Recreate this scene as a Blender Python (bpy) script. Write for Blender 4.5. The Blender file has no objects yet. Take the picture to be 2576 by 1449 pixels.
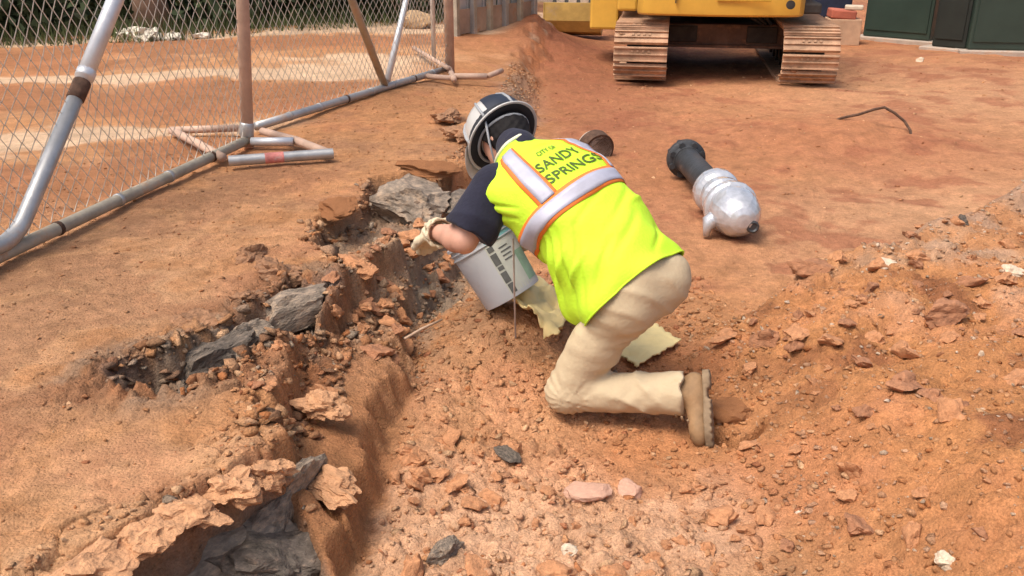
import bpy, bmesh, math, random
import numpy as np
from mathutils import Vector, Matrix, Quaternion
from mathutils.bvhtree import BVHTree

random.seed(7)
rng = np.random.default_rng(11)
S = bpy.context.scene
COL = S.collection
R = math.radians

# ---------------------------------------------------------------- camera
CAM_H, PITCH, FPX = 1.60, R(22.0), 887.0
cam_d = bpy.data.cameras.new('camera')
cam_d.sensor_width = 36.0
cam_d.lens = FPX / 1024 * 36.0
cam_d.clip_start, cam_d.clip_end = 0.05, 600
cam = bpy.data.objects.new('camera', cam_d)
COL.objects.link(cam)
cam.location = (0, 0, CAM_H)
cam.rotation_euler = (R(90) - PITCH, 0, 0)
S.camera = cam
# ---------------------------------------------------------------- sky, sun, exposure
SUN_EL, SUN_AZ = R(62), R(232)          # azimuth clockwise from +y: high, behind the viewer's left
w = bpy.data.worlds.new('World')
S.world = w
w.use_nodes = True
nt = w.node_tree
bg = nt.nodes['Background']
sky = nt.nodes.new('ShaderNodeTexSky')
sky.sky_type = 'NISHITA'
sky.sun_disc = False
sky.sun_elevation, sky.sun_rotation = SUN_EL, SUN_AZ
sky.air_density, sky.dust_density, sky.ozone_density = 1.0, 6.0, 1.0
nt.links.new(sky.outputs[0], bg.inputs[0])
bg.inputs[1].default_value = 0.125
sl = bpy.data.lights.new('sun', 'SUN')
sl.energy, sl.angle, sl.color = 1.5, R(28), (1.0, 0.96, 0.90)
sun = bpy.data.objects.new('sun', sl)
COL.objects.link(sun)
sd = Vector((math.sin(SUN_AZ) * math.cos(SUN_EL), math.cos(SUN_AZ) * math.cos(SUN_EL), math.sin(SUN_EL)))
sun.rotation_euler = (-sd).to_track_quat('-Z', 'Y').to_euler()
sun.location = (0, -5, 20)
S.view_settings.view_transform = 'Standard'
S.view_settings.look = 'None'
S.view_settings.exposure = 0.70
S.view_settings.gamma = 1.0
S.cycles.max_bounces = 6
S.cycles.use_denoising = True


# ---------------------------------------------------------------- measuring the photograph (2576-wide pixel grid)
def ray(X, Y):
    r = (X / 2576 * 1024 - 512) / FPX
    u = -(Y / 2576 * 1024 - 288) / FPX
    return Vector((r, math.cos(PITCH) + u * math.sin(PITCH), -math.sin(PITCH) + u * math.cos(PITCH)))


def at(X, Y, y):
    d = ray(X, Y)
    return Vector((0, 0, CAM_H)) + d * (y / d.y)


def onz(X, Y, z=0.0):
    d = ray(X, Y)
    return Vector((0, 0, CAM_H)) + d * ((z - CAM_H) / d.z)


# ---------------------------------------------------------------- noise
def _h(ix, iy, s):
    n = (ix.astype(np.int64) * 374761393 + iy.astype(np.int64) * 668265263 + s * 1442695041) & 0xFFFFFFFF
    n = ((n ^ (n >> 13)) * 1274126177) & 0xFFFFFFFF
    n = ((n ^ (n >> 16)) * 2246822519) & 0xFFFFFFFF
    return ((n ^ (n >> 15)) & 0xFFFFFF) / float(0xFFFFFF)


def vnoise(x, y, s=0):
    ix, iy = np.floor(x), np.floor(y)
    fx, fy = x - ix, y - iy
    fx = fx * fx * fx * (fx * (fx * 6 - 15) + 10)
    fy = fy * fy * fy * (fy * (fy * 6 - 15) + 10)
    a, b = _h(ix, iy, s), _h(ix + 1, iy, s)
    c, d = _h(ix, iy + 1, s), _h(ix + 1, iy + 1, s)
    return 2 * ((a + (b - a) * fx) * (1 - fy) + (c + (d - c) * fx) * fy) - 1


def fbm(x, y, o=4, s=0, g=0.5):
    t, amp, tot = 0, 1.0, 0
    for i in range(o):
        t = t + amp * vnoise(x * 2 ** i + 17.3 * i, y * 2 ** i - 9.1 * i, s + i)
        tot += amp
        amp *= g
    return t / tot


def worley(x, y, s=0):
    ix, iy = np.floor(x), np.floor(y)
    f1 = np.full(x.shape, 9.0)
    f2 = np.full(x.shape, 9.0)
    idr = np.zeros(x.shape)
    for dx in (-1, 0, 1):
        for dy in (-1, 0, 1):
            cx, cy = ix + dx, iy + dy
            px, py = cx + _h(cx, cy, s), cy + _h(cx, cy, s + 1)
            d = np.hypot(x - px, y - py)
            m = d < f1
            f2 = np.where(m, f1, np.minimum(f2, d))
            idr = np.where(m, _h(cx, cy, s + 2), idr)
            f1 = np.where(m, d, f1)
    return f1, f2, idr


def sst(t):
    t = np.clip(t, 0, 1)
    return t * t * (3 - 2 * t)


# ---------------------------------------------------------------- materials
MATS = {}


def srgb(r, g, b):
    f = lambda c: ((c / 255 + 0.055) / 1.055) ** 2.4 if c > 10 else c / 255 / 12.92
    return (f(r), f(g), f(b))


def mat(name, col, rough=0.8, metal=0.0, var=0.25, scale=12.0, bump=0.0, bscale=60.0, dust=0.0, dustcol=(0.40, 0.19, 0.09),
        dscale=6.0, spec=0.4, trans=0.0, coat=0.0, sheen=0.0):
    if name in MATS:
        return MATS[name]
    m = bpy.data.materials.new(name)
    m.use_nodes = True
    t = m.node_tree
    N, L = t.nodes, t.links
    p = N['Principled BSDF']
    p.inputs['Roughness'].default_value = rough
    p.inputs['Metallic'].default_value = metal
    p.inputs['Specular IOR Level'].default_value = spec
    p.inputs['Transmission Weight'].default_value = trans
    p.inputs['Coat Weight'].default_value = coat
    p.inputs['Sheen Weight'].default_value = sheen
    tc = N.new('ShaderNodeTexCoord')
    n1 = N.new('ShaderNodeTexNoise')
    n1.inputs['Scale'].default_value = scale
    n1.inputs['Detail'].default_value = 6
    n1.inputs['Roughness'].default_value = 0.65
    L.new(tc.outputs['Object'], n1.inputs['Vector'])
    rp = N.new('ShaderNodeValToRGB')
    rp.color_ramp.elements[0].position = 0.3
    rp.color_ramp.elements[1].position = 0.7
    rp.color_ramp.elements[0].color = tuple(max(0, c * (1 - var)) for c in col) + (1,)
    rp.color_ramp.elements[1].color = tuple(min(1, c * (1 + var)) for c in col) + (1,)
    L.new(n1.outputs['Fac'], rp.inputs[0])
    out = rp.outputs[0]
    if dust > 0:
        n2 = N.new('ShaderNodeTexNoise')
        n2.inputs['Scale'].default_value = dscale
        n2.inputs['Detail'].default_value = 8
        n2.inputs['Roughness'].default_value = 0.7
        L.new(tc.outputs['Object'], n2.inputs['Vector'])
        r2 = N.new('ShaderNodeMapRange')
        r2.inputs[1].default_value = 0.78 - dust * 0.55
        r2.inputs[2].default_value = 0.92 - dust * 0.45
        L.new(n2.outputs['Fac'], r2.inputs[0])
        mx = N.new('ShaderNodeMix')
        mx.data_type = 'RGBA'
        mx.inputs['B'].default_value = dustcol + (1,)
        L.new(r2.outputs[0], mx.inputs['Factor'])
        L.new(out, mx.inputs['A'])
        out = mx.outputs['Result']
        mr = N.new('ShaderNodeMapRange')
        mr.inputs[3].default_value = rough
        mr.inputs[4].default_value = 0.95
        L.new(r2.outputs[0], mr.inputs[0])
        L.new(mr.outputs[0], p.inputs['Roughness'])
        if metal > 0:
            mm = N.new('ShaderNodeMapRange')
            mm.inputs[3].default_value = metal
            mm.inputs[4].default_value = 0.0
            L.new(r2.outputs[0], mm.inputs[0])
            L.new(mm.outputs[0], p.inputs['Metallic'])
    L.new(out, p.inputs['Base Color'])
    if bump > 0:
        n3 = N.new('ShaderNodeTexNoise')
        n3.inputs['Scale'].default_value = bscale
        n3.inputs['Detail'].default_value = 5
        L.new(tc.outputs['Object'], n3.inputs['Vector'])
        bp = N.new('ShaderNodeBump')
        bp.inputs['Strength'].default_value = bump
        bp.inputs['Distance'].default_value = 0.01
        L.new(n3.outputs['Fac'], bp.inputs['Height'])
        L.new(bp.outputs[0], p.inputs['Normal'])
    MATS[name] = m
    return m


def attr_mat(name, attr, rough=0.95, bump=0.5):
    """soil: colour carried by the mesh, multiplied by fine grain"""
    m = bpy.data.materials.new(name)
    m.use_nodes = True
    t = m.node_tree
    N, L = t.nodes, t.links
    p = N['Principled BSDF']
    p.inputs['Roughness'].default_value = rough
    p.inputs['Specular IOR Level'].default_value = 0.15
    a = N.new('ShaderNodeAttribute')
    a.attribute_name = attr
    tc = N.new('ShaderNodeTexCoord')
    cur = a.outputs['Color']
    for sc, lo, hi in ((34.0, 0.80, 1.20), (170.0, 0.80, 1.20)):
        n = N.new('ShaderNodeTexNoise')
        n.inputs['Scale'].default_value = sc
        n.inputs['Detail'].default_value = 5
        n.inputs['Roughness'].default_value = 0.7
        L.new(tc.outputs['Object'], n.inputs['Vector'])
        mr = N.new('ShaderNodeMapRange')
        mr.inputs[1].default_value, mr.inputs[2].default_value = 0.32, 0.68
        mr.inputs[3].default_value, mr.inputs[4].default_value = lo, hi
        L.new(n.outputs['Fac'], mr.inputs[0])
        mx = N.new('ShaderNodeMix')
        mx.data_type = 'RGBA'
        mx.blend_type = 'MULTIPLY'
        mx.inputs['Factor'].default_value = 1
        L.new(cur, mx.inputs['A'])
        L.new(mr.outputs[0], mx.inputs['B'])
        cur = mx.outputs['Result']
    L.new(cur, p.inputs['Base Color'])
    n = N.new('ShaderNodeTexNoise')
    n.inputs['Scale'].default_value = 95
    n.inputs['Detail'].default_value = 6
    n.inputs['Roughness'].default_value = 0.7
    L.new(tc.outputs['Object'], n.inputs['Vector'])
    b = N.new('ShaderNodeBump')
    b.inputs['Strength'].default_value = bump
    b.inputs['Distance'].default_value = 0.018
    L.new(n.outputs['Fac'], b.inputs['Height'])
    vo = N.new('ShaderNodeTexVoronoi')
    vo.inputs['Scale'].default_value = 120
    vo.inputs['Randomness'].default_value = 1.0
    L.new(tc.outputs['Object'], vo.inputs['Vector'])
    b2 = N.new('ShaderNodeBump')
    b2.invert = True
    b2.inputs['Strength'].default_value = 0.55
    b2.inputs['Distance'].default_value = 0.006
    L.new(vo.outputs['Distance'], b2.inputs['Height'])
    L.new(b.outputs[0], b2.inputs['Normal'])
    L.new(b2.outputs[0], p.inputs['Normal'])
    MATS[name] = m
    return m


# ---------------------------------------------------------------- mesh helpers
def link(name, me, m=None, parent=None, smooth=False):
    o = bpy.data.objects.new(name, me)
    COL.objects.link(o)
    if m is not None and not me.materials:
        me.materials.append(m)
    if smooth:
        me.polygons.foreach_set('use_smooth', [True] * len(me.polygons))
    if parent is not None:
        o.parent = parent
    return o


def empty(name, loc=(0, 0, 0), rz=0.0):
    o = bpy.data.objects.new(name, None)
    COL.objects.link(o)
    o.location = loc
    o.rotation_euler = (0, 0, rz)
    o.empty_display_size = 0.2
    return o


def tag(o, label=None, cat=None, group=None, kind=None):
    if label:
        o['label'] = label
    if cat:
        o['category'] = cat
    if group:
        o['group'] = group
    if kind:
        o['kind'] = kind
    return o


class MB:
    """collects faces; build() links them as one mesh object"""

    def __init__(s):
        s.v, s.f = [], []

    def add(s, vs, fs):
        n = len(s.v)
        s.v += [tuple(v) for v in vs]
        s.f += [tuple(i + n for i in f) for f in fs]
        return s

    def box(s, c, size, M=None, bev=0.0):
        hx, hy, hz = (q / 2 for q in size)
        if bev <= 0:
            vs = [Vector((x, y, z)) for x in (-hx, hx) for y in (-hy, hy) for z in (-hz, hz)]
            fs = [(0, 1, 3, 2), (4, 6, 7, 5), (0, 4, 5, 1), (2, 3, 7, 6), (0, 2, 6, 4), (1, 5, 7, 3)]
        else:
            bm = bmesh.new()
            bmesh.ops.create_cube(bm, size=1.0)
            for v in bm.verts:
                v.co = Vector((v.co.x * size[0], v.co.y * size[1], v.co.z * size[2]))
            bmesh.ops.bevel(bm, geom=list(bm.edges), offset=bev, segments=2, affect='EDGES', profile=0.5)
            bm.verts.index_update()
            vs = [v.co.copy() for v in bm.verts]
            fs = [tuple(v.index for v in f.verts) for f in bm.faces]
            bm.free()
        if M is not None:
            vs = [M @ v for v in vs]
        c = Vector(c)
        return s.add([v + c for v in vs], fs)

    def tube(s, pts, r, n=10, cap=True):
        pts = [Vector(p) for p in pts]
        rs = r if isinstance(r, (list, tuple)) else [r] * len(pts)
        vs, fs = [], []
        prev = None
        for i, p in enumerate(pts):
            d = (pts[min(i + 1, len(pts) - 1)] - pts[max(i - 1, 0)]).normalized()
            if prev is None:
                ref = Vector((0, 0, 1)) if abs(d.z) < 0.9 else Vector((1, 0, 0))
                u = d.cross(ref).normalized()
            else:
                u = (prev - d * prev.dot(d)).normalized()
            prev = u
            vv = d.cross(u)
            for k in range(n):
                a = 2 * math.pi * k / n
                vs.append(p + (u * math.cos(a) + vv * math.sin(a)) * rs[i])
        m = len(pts)
        for i in range(m - 1):
            for k in range(n):
                k2 = (k + 1) % n
                fs.append((i * n + k, i * n + k2, (i + 1) * n + k2, (i + 1) * n + k))
        if cap:
            fs.append(tuple(range(n))[::-1])
            fs.append(tuple((m - 1) * n + k for k in range(n)))
        return s.add(vs, fs)

    def pipe(s, p0, p1, r, wall=0.006, n=14):
        """a tube with open, hollow ends"""
        p0, p1 = Vector(p0), Vector(p1)
        d = (p1 - p0).normalized()
        e = min(0.12, (p1 - p0).length * 0.3)
        s.tube([p0 + d * e, p0, p0, p0 + d * e], [r - wall, r - wall, r, r], n, False) if False else None
        ring = [(p0 + d * e, r - wall), (p0, r - wall), (p0, r), (p1, r), (p1, r - wall), (p1 - d * e, r - wall)]
        ref = Vector((0, 0, 1)) if abs(d.z) < 0.9 else Vector((1, 0, 0))
        u = d.cross(ref).normalized()
        v = d.cross(u)
        vs, fs = [], []
        for q, rr in ring:
            for k in range(n):
                a = 2 * math.pi * k / n
                vs.append(q + (u * math.cos(a) + v * math.sin(a)) * rr)
        for i in range(len(ring) - 1):
            for k in range(n):
                k2 = (k + 1) % n
                fs.append((i * n + k, i * n + k2, (i + 1) * n + k2, (i + 1) * n + k))
        fs.append(tuple(range(n))[::-1])
        fs.append(tuple((len(ring) - 1) * n + k for k in range(n)))
        return s.add(vs, fs)

    def lathe(s, prof, M=None, n=28):
        """prof: (radius, height) along local z"""
        vs, fs = [], []
        for r, h in prof:
            for k in range(n):
                a = 2 * math.pi * k / n
                vs.append(Vector((r * math.cos(a), r * math.sin(a), h)))
        for i in range(len(prof) - 1):
            for k in range(n):
                k2 = (k + 1) % n
                fs.append((i * n + k, i * n + k2, (i + 1) * n + k2, (i + 1) * n + k))
        if prof[0][0] > 1e-6:
            fs.append(tuple(range(n))[::-1])
        if prof[-1][0] > 1e-6:
            fs.append(tuple((len(prof) - 1) * n + k for k in range(n)))
        if M is not None:
            vs = [M @ v for v in vs]
        return s.add(vs, fs)

    def prism(s, poly, x0, x1, axis=0):
        """poly in the two other axes, extruded along axis"""
        n = len(poly)
        vs = []
        for x in (x0, x1):
            for a, b in poly:
                vs.append({0: (x, a, b), 1: (a, x, b), 2: (a, b, x)}[axis])
        fs = [tuple(range(n)), tuple(range(2 * n - 1, n - 1, -1))]
        for i in range(n):
            j = (i + 1) % n
            fs.append((i, i + n, j + n, j))
        return s.add(vs, fs)

    def mesh(s, name, fix=True):
        me = bpy.data.meshes.new(name)
        me.from_pydata(s.v, [], s.f)
        if fix:
            bm = bmesh.new()
            bm.from_mesh(me)
            bmesh.ops.remove_doubles(bm, verts=bm.verts, dist=1e-5)
            bmesh.ops.recalc_face_normals(bm, faces=bm.faces)
            bm.to_mesh(me)
            bm.free()
        return me

    def build(s, name, m=None, parent=None, smooth=False, fix=True, auto=None):
        me = s.mesh(name, fix)
        o = link(name, me, m, parent, smooth)
        if auto is not None:
            me.polygons.foreach_set('use_smooth', [True] * len(me.polygons))
            me.set_sharp_from_angle(angle=R(auto))
        return o


def np_mesh(name, V, Fq):
    """V (n,3), Fq (m,3|4) numpy"""
    me = bpy.data.meshes.new(name)
    k = Fq.shape[1]
    me.vertices.add(len(V))
    me.vertices.foreach_set('co', np.ascontiguousarray(V, dtype=np.float32).ravel())
    me.loops.add(len(Fq) * k)
    me.loops.foreach_set('vertex_index', np.ascontiguousarray(Fq, dtype=np.int32).ravel())
    me.polygons.add(len(Fq))
    me.polygons.foreach_set('loop_start', np.arange(0, len(Fq) * k, k, dtype=np.int32))
    me.update(calc_edges=True)
    me.validate()
    return me


# ================================================================ THE GROUND
ZB = 0.35
LIP = np.array([(-1.5, -60), (-1.35, 0.0), (-1.12, 1.2), (-0.97, 1.5), (-0.83, 1.71), (-0.66, 1.9), (-0.66, 2.12), (-0.72, 2.4), (-0.74, 2.72), (-0.66, 3.1),
                (-0.56, 3.47), (-0.47, 4.1), (-0.31, 4.84), (-0.12, 6.3), (0.02, 8.1), (0.12, 10.4), (0.30, 13.2), (0.9, 17), (3, 24), (30, 60), (90, 170)])
FOOT = np.array([(-0.75, -60), (-0.62, 0.0), (-0.46, 1.4), (-0.41, 1.91), (-0.40, 2.2), (-0.37, 2.71), (-0.38, 3.01), (-0.42, 3.48), (-0.33, 4.09), (-0.14, 5.0),
                 (0.03, 6.31), (0.16, 8.1), (0.30, 10.37), (0.72, 14.9), (1.5, 18), (4, 25), (31, 61), (91, 171)])


def seg_dist(x, y, pts):
    d = np.full(x.shape, 99.0)
    for (ax, ay), (bx, by) in zip(pts[:-1], pts[1:]):
        L2 = (bx - ax) ** 2 + (by - ay) ** 2
        t = np.clip(((x - ax) * (bx - ax) + (y - ay) * (by - ay)) / L2, 0, 1)
        d = np.minimum(d, np.hypot(x - ax - t * (bx - ax), y - ay - t * (by - ay)))
    return d


def gauss(x, y, cx, cy, sx, sy=None, rot=0.0):
    sy = sy or sx
    c, s_ = math.cos(rot), math.sin(rot)
    u, v = (x - cx) * c + (y - cy) * s_, -(x - cx) * s_ + (y - cy) * c
    return np.exp(-0.5 * ((u / sx) ** 2 + (v / sy) ** 2))


def px_line(pts, z):
    return [(onz(X, Y, z).x, onz(X, Y, z).y) for X, Y in pts]


CRACK = px_line([(340, 950), (420, 965), (560, 880), (700, 800), (800, 735)], 0.33)


def pit(x, y, px, z, edge=0.035, seed=0):
    poly = px_line(px, z)
    jx = x + 0.022 * fbm(x * 11, y * 11, 3, 200 + seed)
    jy = y + 0.022 * fbm(x * 11 + 50, y * 11, 3, 204 + seed)
    near_ = (x > min(p[0] for p in poly) - 0.3) & (x < max(p[0] for p in poly) + 0.3) & (y > min(p[1] for p in poly) - 0.3) & (y < max(p[1] for p in poly) + 0.3)
    m = np.zeros(x.shape)
    X, Y = jx[near_], jy[near_]
    ins = np.zeros(X.shape, bool)
    for (ax, ay), (bx, by) in zip(poly, poly[1:] + poly[:1]):
        c = (ay > Y) != (by > Y)
        ins ^= c & (X < (bx - ax) * (Y - ay) / ((by - ay) if by != ay else 1e-9) + ax)
    d = seg_dist(X, Y, poly + poly[:1])
    m[near_] = sst(np.where(ins, d, -d) / edge + 0.15)
    return m


def terrain(x, y):
    near = sst((7.0 - y) / 4.0)                      # rough only where one can see it
    wx = x + (0.075 * fbm(x * 2.1, y * 2.6, 3, 40) + 0.05 * fbm(x * 7, y * 8, 3, 44)) * (0.9 + 0.1 * near)
    xl = np.interp(y, LIP[:, 1], LIP[:, 0])
    xf = np.interp(y, FOOT[:, 1], FOOT[:, 0])
    t = (wx - xl) / np.maximum(xf - xl, 0.05)
    prof = 0.36 * sst(t / 0.16) + 0.30 * np.clip(t, 0, 1) + 0.34 * sst((t - 0.78) / 0.22)
    kf = sst((y - 4.6) / 1.6)
    prof = prof * (1 - kf) + kf * sst((t + 0.5 + 0.5 * fbm(x * 4, y * 4, 3, 48)) / 2.0)
    bank = 1 - prof
    zby = np.interp(y, [5.0, 9.0, 14.0], [ZB, 0.25, 0.20])
    z = (ZB - (ZB - zby) * sst((x - xl + 0.9) / 0.9)) * bank
    slope = sst(t / 0.1) * sst((1.05 - t) / 0.1)      # the broken face of the cut
    top = sst((0.05 - t) / 0.15)                      # on top of the bank
    floor = sst((t - 0.95) / 0.2)
    # low spoil heap on the right
    yc = 2.62 + 0.68 * x + 0.14 * fbm(x * 2.2, y * 2.2, 3, 5)
    d = yc - y
    heap = sst((d + 0.34) / 0.38) * sst((x - 0.60 - 0.08 * (2.6 - y)) / 0.72)
    heap = heap * sst((9 - x) / 4)
    z = z + heap * (0.27 + 0.09 * fbm(x * 1.6, y * 1.6, 3, 9) + 0.05 * fbm(x * 4.6, y * 4.6, 2, 10) + 0.05 * sst((x - 1.2) / 1.2))
    # heap of red earth at the far end of the bank, soil pushed up beside the excavator
    hp = onz(1345, 105, 0.2)
    z = z + 0.27 * gauss(x, y, hp.x + 0.1, hp.y + 0.6, 0.42, 1.2) * (1 + 0.25 * fbm(x * 3, y * 3, 3, 71))
    z = z + 0.10 * gauss(x, y, 2.7, 7.3, 0.75, 0.55, 0.3) * (1 + 0.4 * fbm(x * 5, y * 5, 3, 73))
    # crevice and hollows on the bank
    dc = seg_dist(x + 0.03 * fbm(x * 9, y * 9, 2, 51), y + 0.03 * fbm(x * 9, y * 9, 2, 52), CRACK)
    crack = sst((0.12 - dc) / 0.11)
    p1 = pit(x, y, [(300, 930), (305, 985), (470, 1010), (540, 960), (650, 880), (800, 800), (815, 735), (735, 705), (690, 760), (560, 835), (430, 890)], 0.34, 0.045, 1)
    z = z - 0.125 * p1 * sst(bank * 1.5) - 0.05 * crack
    hole = onz(365, 955, 0.33)
    z = z - 0.09 * gauss(x, y, hole.x, hole.y, 0.06, 0.05)
    p2 = pit(x, y, [(930, 450), (905, 510), (800, 545), (785, 610), (850, 655), (985, 580), (1070, 640), (1180, 590), (1190, 450), (1085, 430)], 0.34, 0.05, 5)
    z = z - 0.15 * p2 * (0.4 + 0.6 * sst(bank * 1.5))
    p3 = pit(x, y, [(90, 1560), (210, 1440), (370, 1345), (490, 1285), (650, 1205), (735, 1180), (800, 1260), (825, 1350), (840, 1560)], 0.28, 0.03, 9)
    z = z * (1 - p3) + p3 * np.minimum(z, 0.0 + 0.06 * fbm(x * 6, y * 6, 3, 91))
    cav = p3
    p4 = pit(x, y, [(1772, 1035), (1795, 1075), (1870, 1100), (1940, 1078), (1938, 1055), (1865, 1078), (1812, 1048)], 0.05, 0.02, 13)
    z = z - 0.11 * p4
    p5 = pit(x, y, [(640, 1070), (700, 1060), (770, 1140), (880, 1215), (895, 1240), (800, 1215), (700, 1150)], 0.25, 0.03, 17)
    z = z - 0.07 * p5
    pits = np.maximum(p1, np.maximum(p2, p3))
    # kneeling place and the toe of rubble under the pail
    z = z - 0.03 * gauss(x, y, 0.38, 2.72, 0.28, 0.16)
    z = z + 0.13 * gauss(x, y, -0.02, 3.42, 0.17, 0.26)
    z = z + 0.06 * gauss(x, y, -0.30, 2.9, 0.14, 0.5)
    # large undulation
    z = z + 0.035 * fbm(x * 0.7, y * 0.7, 3, 21) + 0.012 * fbm(x * 2.3, y * 2.3, 3, 23)
    z = z + floor * sst((y - 3.4) / 1.0) * (0.020 * fbm(x * 3.2, y * 3.2, 3, 25) + 0.012 * np.abs(fbm(x * 7.5, y * 7.5, 3, 27)))
    far = sst((y - 16) / 20)
    z = z * (1 - 0.6 * far)
    # clods and crumbs
    rub = np.clip(slope * (0.55 + 0.6 * fbm(x * 2.5, y * 2.5, 2, 33)) + 0.9 * sst((0.30 - dc) / 0.24) * (1 - 0.5 * crack), 0, 1)
    smooth_face = gauss(x, y, -0.47, 2.22, 0.14, 0.55)      # the scraped smooth face of the cut
    rub = np.clip(rub + 0.8 * pits, 0, 1)
    rub = rub * (1 - 0.9 * smooth_face * (1 - p3))
    rubf = np.clip(floor * sst((3.6 - y) / 1.0) * sst((0.75 - x) / 0.6) * (0.55 + 0.7 * fbm(x * 2, y * 2, 2, 35)), 0, 1)
    rubh = np.clip(heap * (0.6 + 0.9 * fbm(x * 2.0, y * 2.0, 3, 37)), 0, 1)
    flat = 0.10 + 0.10 * fbm(x * 1.5, y * 1.5, 2, 39)
    ww = 0.02 * fbm(x * 14, y * 14, 2, 61)
    f1, f2, i1 = worley((x + ww) * 11, (y - ww) * 11, 3)
    c1 = np.clip(0.62 - f1, 0, 1) * (0.2 + 1.1 * i1)
    f1b, f2b, i2 = worley((x - ww) * 27, (y + ww) * 27, 8)
    c2 = np.clip(0.6 - f1b, 0, 1) * (0.15 + 1.1 * i2)
    crk = sst((0.10 - (f2 - f1)) / 0.10)
    f1d, f2d, i4 = worley((x + 0.6 * ww) * 62, (y + 0.4 * ww) * 62, 18)
    c3 = np.clip(0.6 - f1d, 0, 1) * (0.1 + 1.2 * i4 * i4)
    facet = np.minimum(f2 - f1, 0.35) * (0.3 + i1) + 0.5 * np.minimum(f2b - f1b, 0.35) * (0.3 + i2)
    amp = np.clip(rub * 1.0 + rubf * 0.75 + rubh * 0.75 + flat * 0.12, 0, 1.15) * (0.25 + 0.75 * near)
    z = z + amp * (0.050 * c1 + 0.046 * c2 + 0.034 * c3 * near + 0.030 * facet - 0.014 * crk) - 0.020 * rubf * crk * (i1 > 0.4)
    z = z + near * (0.0045 + 0.010 * top) * c3 * sst((fbm(x * 3.1, y * 3.1, 2, 67) + 0.25) / 0.4)
    z = z + (0.006 + 0.030 * amp) * fbm(x * 9, y * 9, 4, 63, 0.65) + (0.005 + 0.012 * amp) * near * fbm(x * 26, y * 26, 3, 65, 0.7)
    # crusted plates at the edge of the bank
    f1c, f2c, i3 = worley(x * 8 + ww * 6, y * 8, 14)
    edge = gauss(t, 0 * t, -0.12, 0, 0.28, 1.0) * near
    z = z + edge * (0.034 * (i3 - 0.4) - 0.035 * sst((0.09 - (f2c - f1c)) / 0.09) * (i3 > 0.35))
    zones = dict(t=t, slope=slope, top=top, floor=floor, heap=heap, rub=rub, rubf=rubf, crack=crack, dc=dc, cav=cav, face=smooth_face,
                 c1=c1, i1=i1, crk=crk, near=near, far=far, pits=pits)
    return z, zones


def grow(a, step, g, end, sgn=1):
    out, p, st = [], a, step
    while (p - end) * sgn < 0:
        st *= g
        p += sgn * st
        out.append(p)
    return out


xs = np.array(sorted(grow(-1.3, 0.0075, 1.022, -170, -1) + list(np.arange(-1.3, 1.35, 0.0075)) + grow(1.35, 0.0075, 1.022, 170)))
ys = np.array(sorted(grow(1.40, 0.0085, 1.10, -60, -1) + list(np.arange(1.40, 3.4, 0.0075)) + grow(3.4, 0.0075, 1.0095, 16) + grow(16.2, 0.13, 1.08, 220)))
GX, GY = np.meshgrid(xs, ys)
GZ, ZN = terrain(GX, GY)


def gz(x, y):
    i = int(np.clip(np.searchsorted(xs, x) - 1, 0, len(xs) - 2))
    j = int(np.clip(np.searchsorted(ys, y) - 1, 0, len(ys) - 2))
    u, v = (x - xs[i]) / (xs[i + 1] - xs[i]), (y - ys[j]) / (ys[j + 1] - ys[j])
    return float((GZ[j, i] * (1 - u) + GZ[j, i + 1] * u) * (1 - v) + (GZ[j + 1, i] * (1 - u) + GZ[j + 1, i + 1] * u) * v)


CLAY = np.array((0.465, 0.222, 0.098))
PALE = np.array((0.61, 0.368, 0.202))
RED = np.array((0.385, 0.148, 0.070))
RUST = np.array((0.40, 0.150, 0.055))
GREY = np.array((0.34, 0.265, 0.19))
SLATE = np.array((0.17, 0.15, 0.135))
OLIVE = np.array((0.10, 0.10, 0.045))


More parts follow.
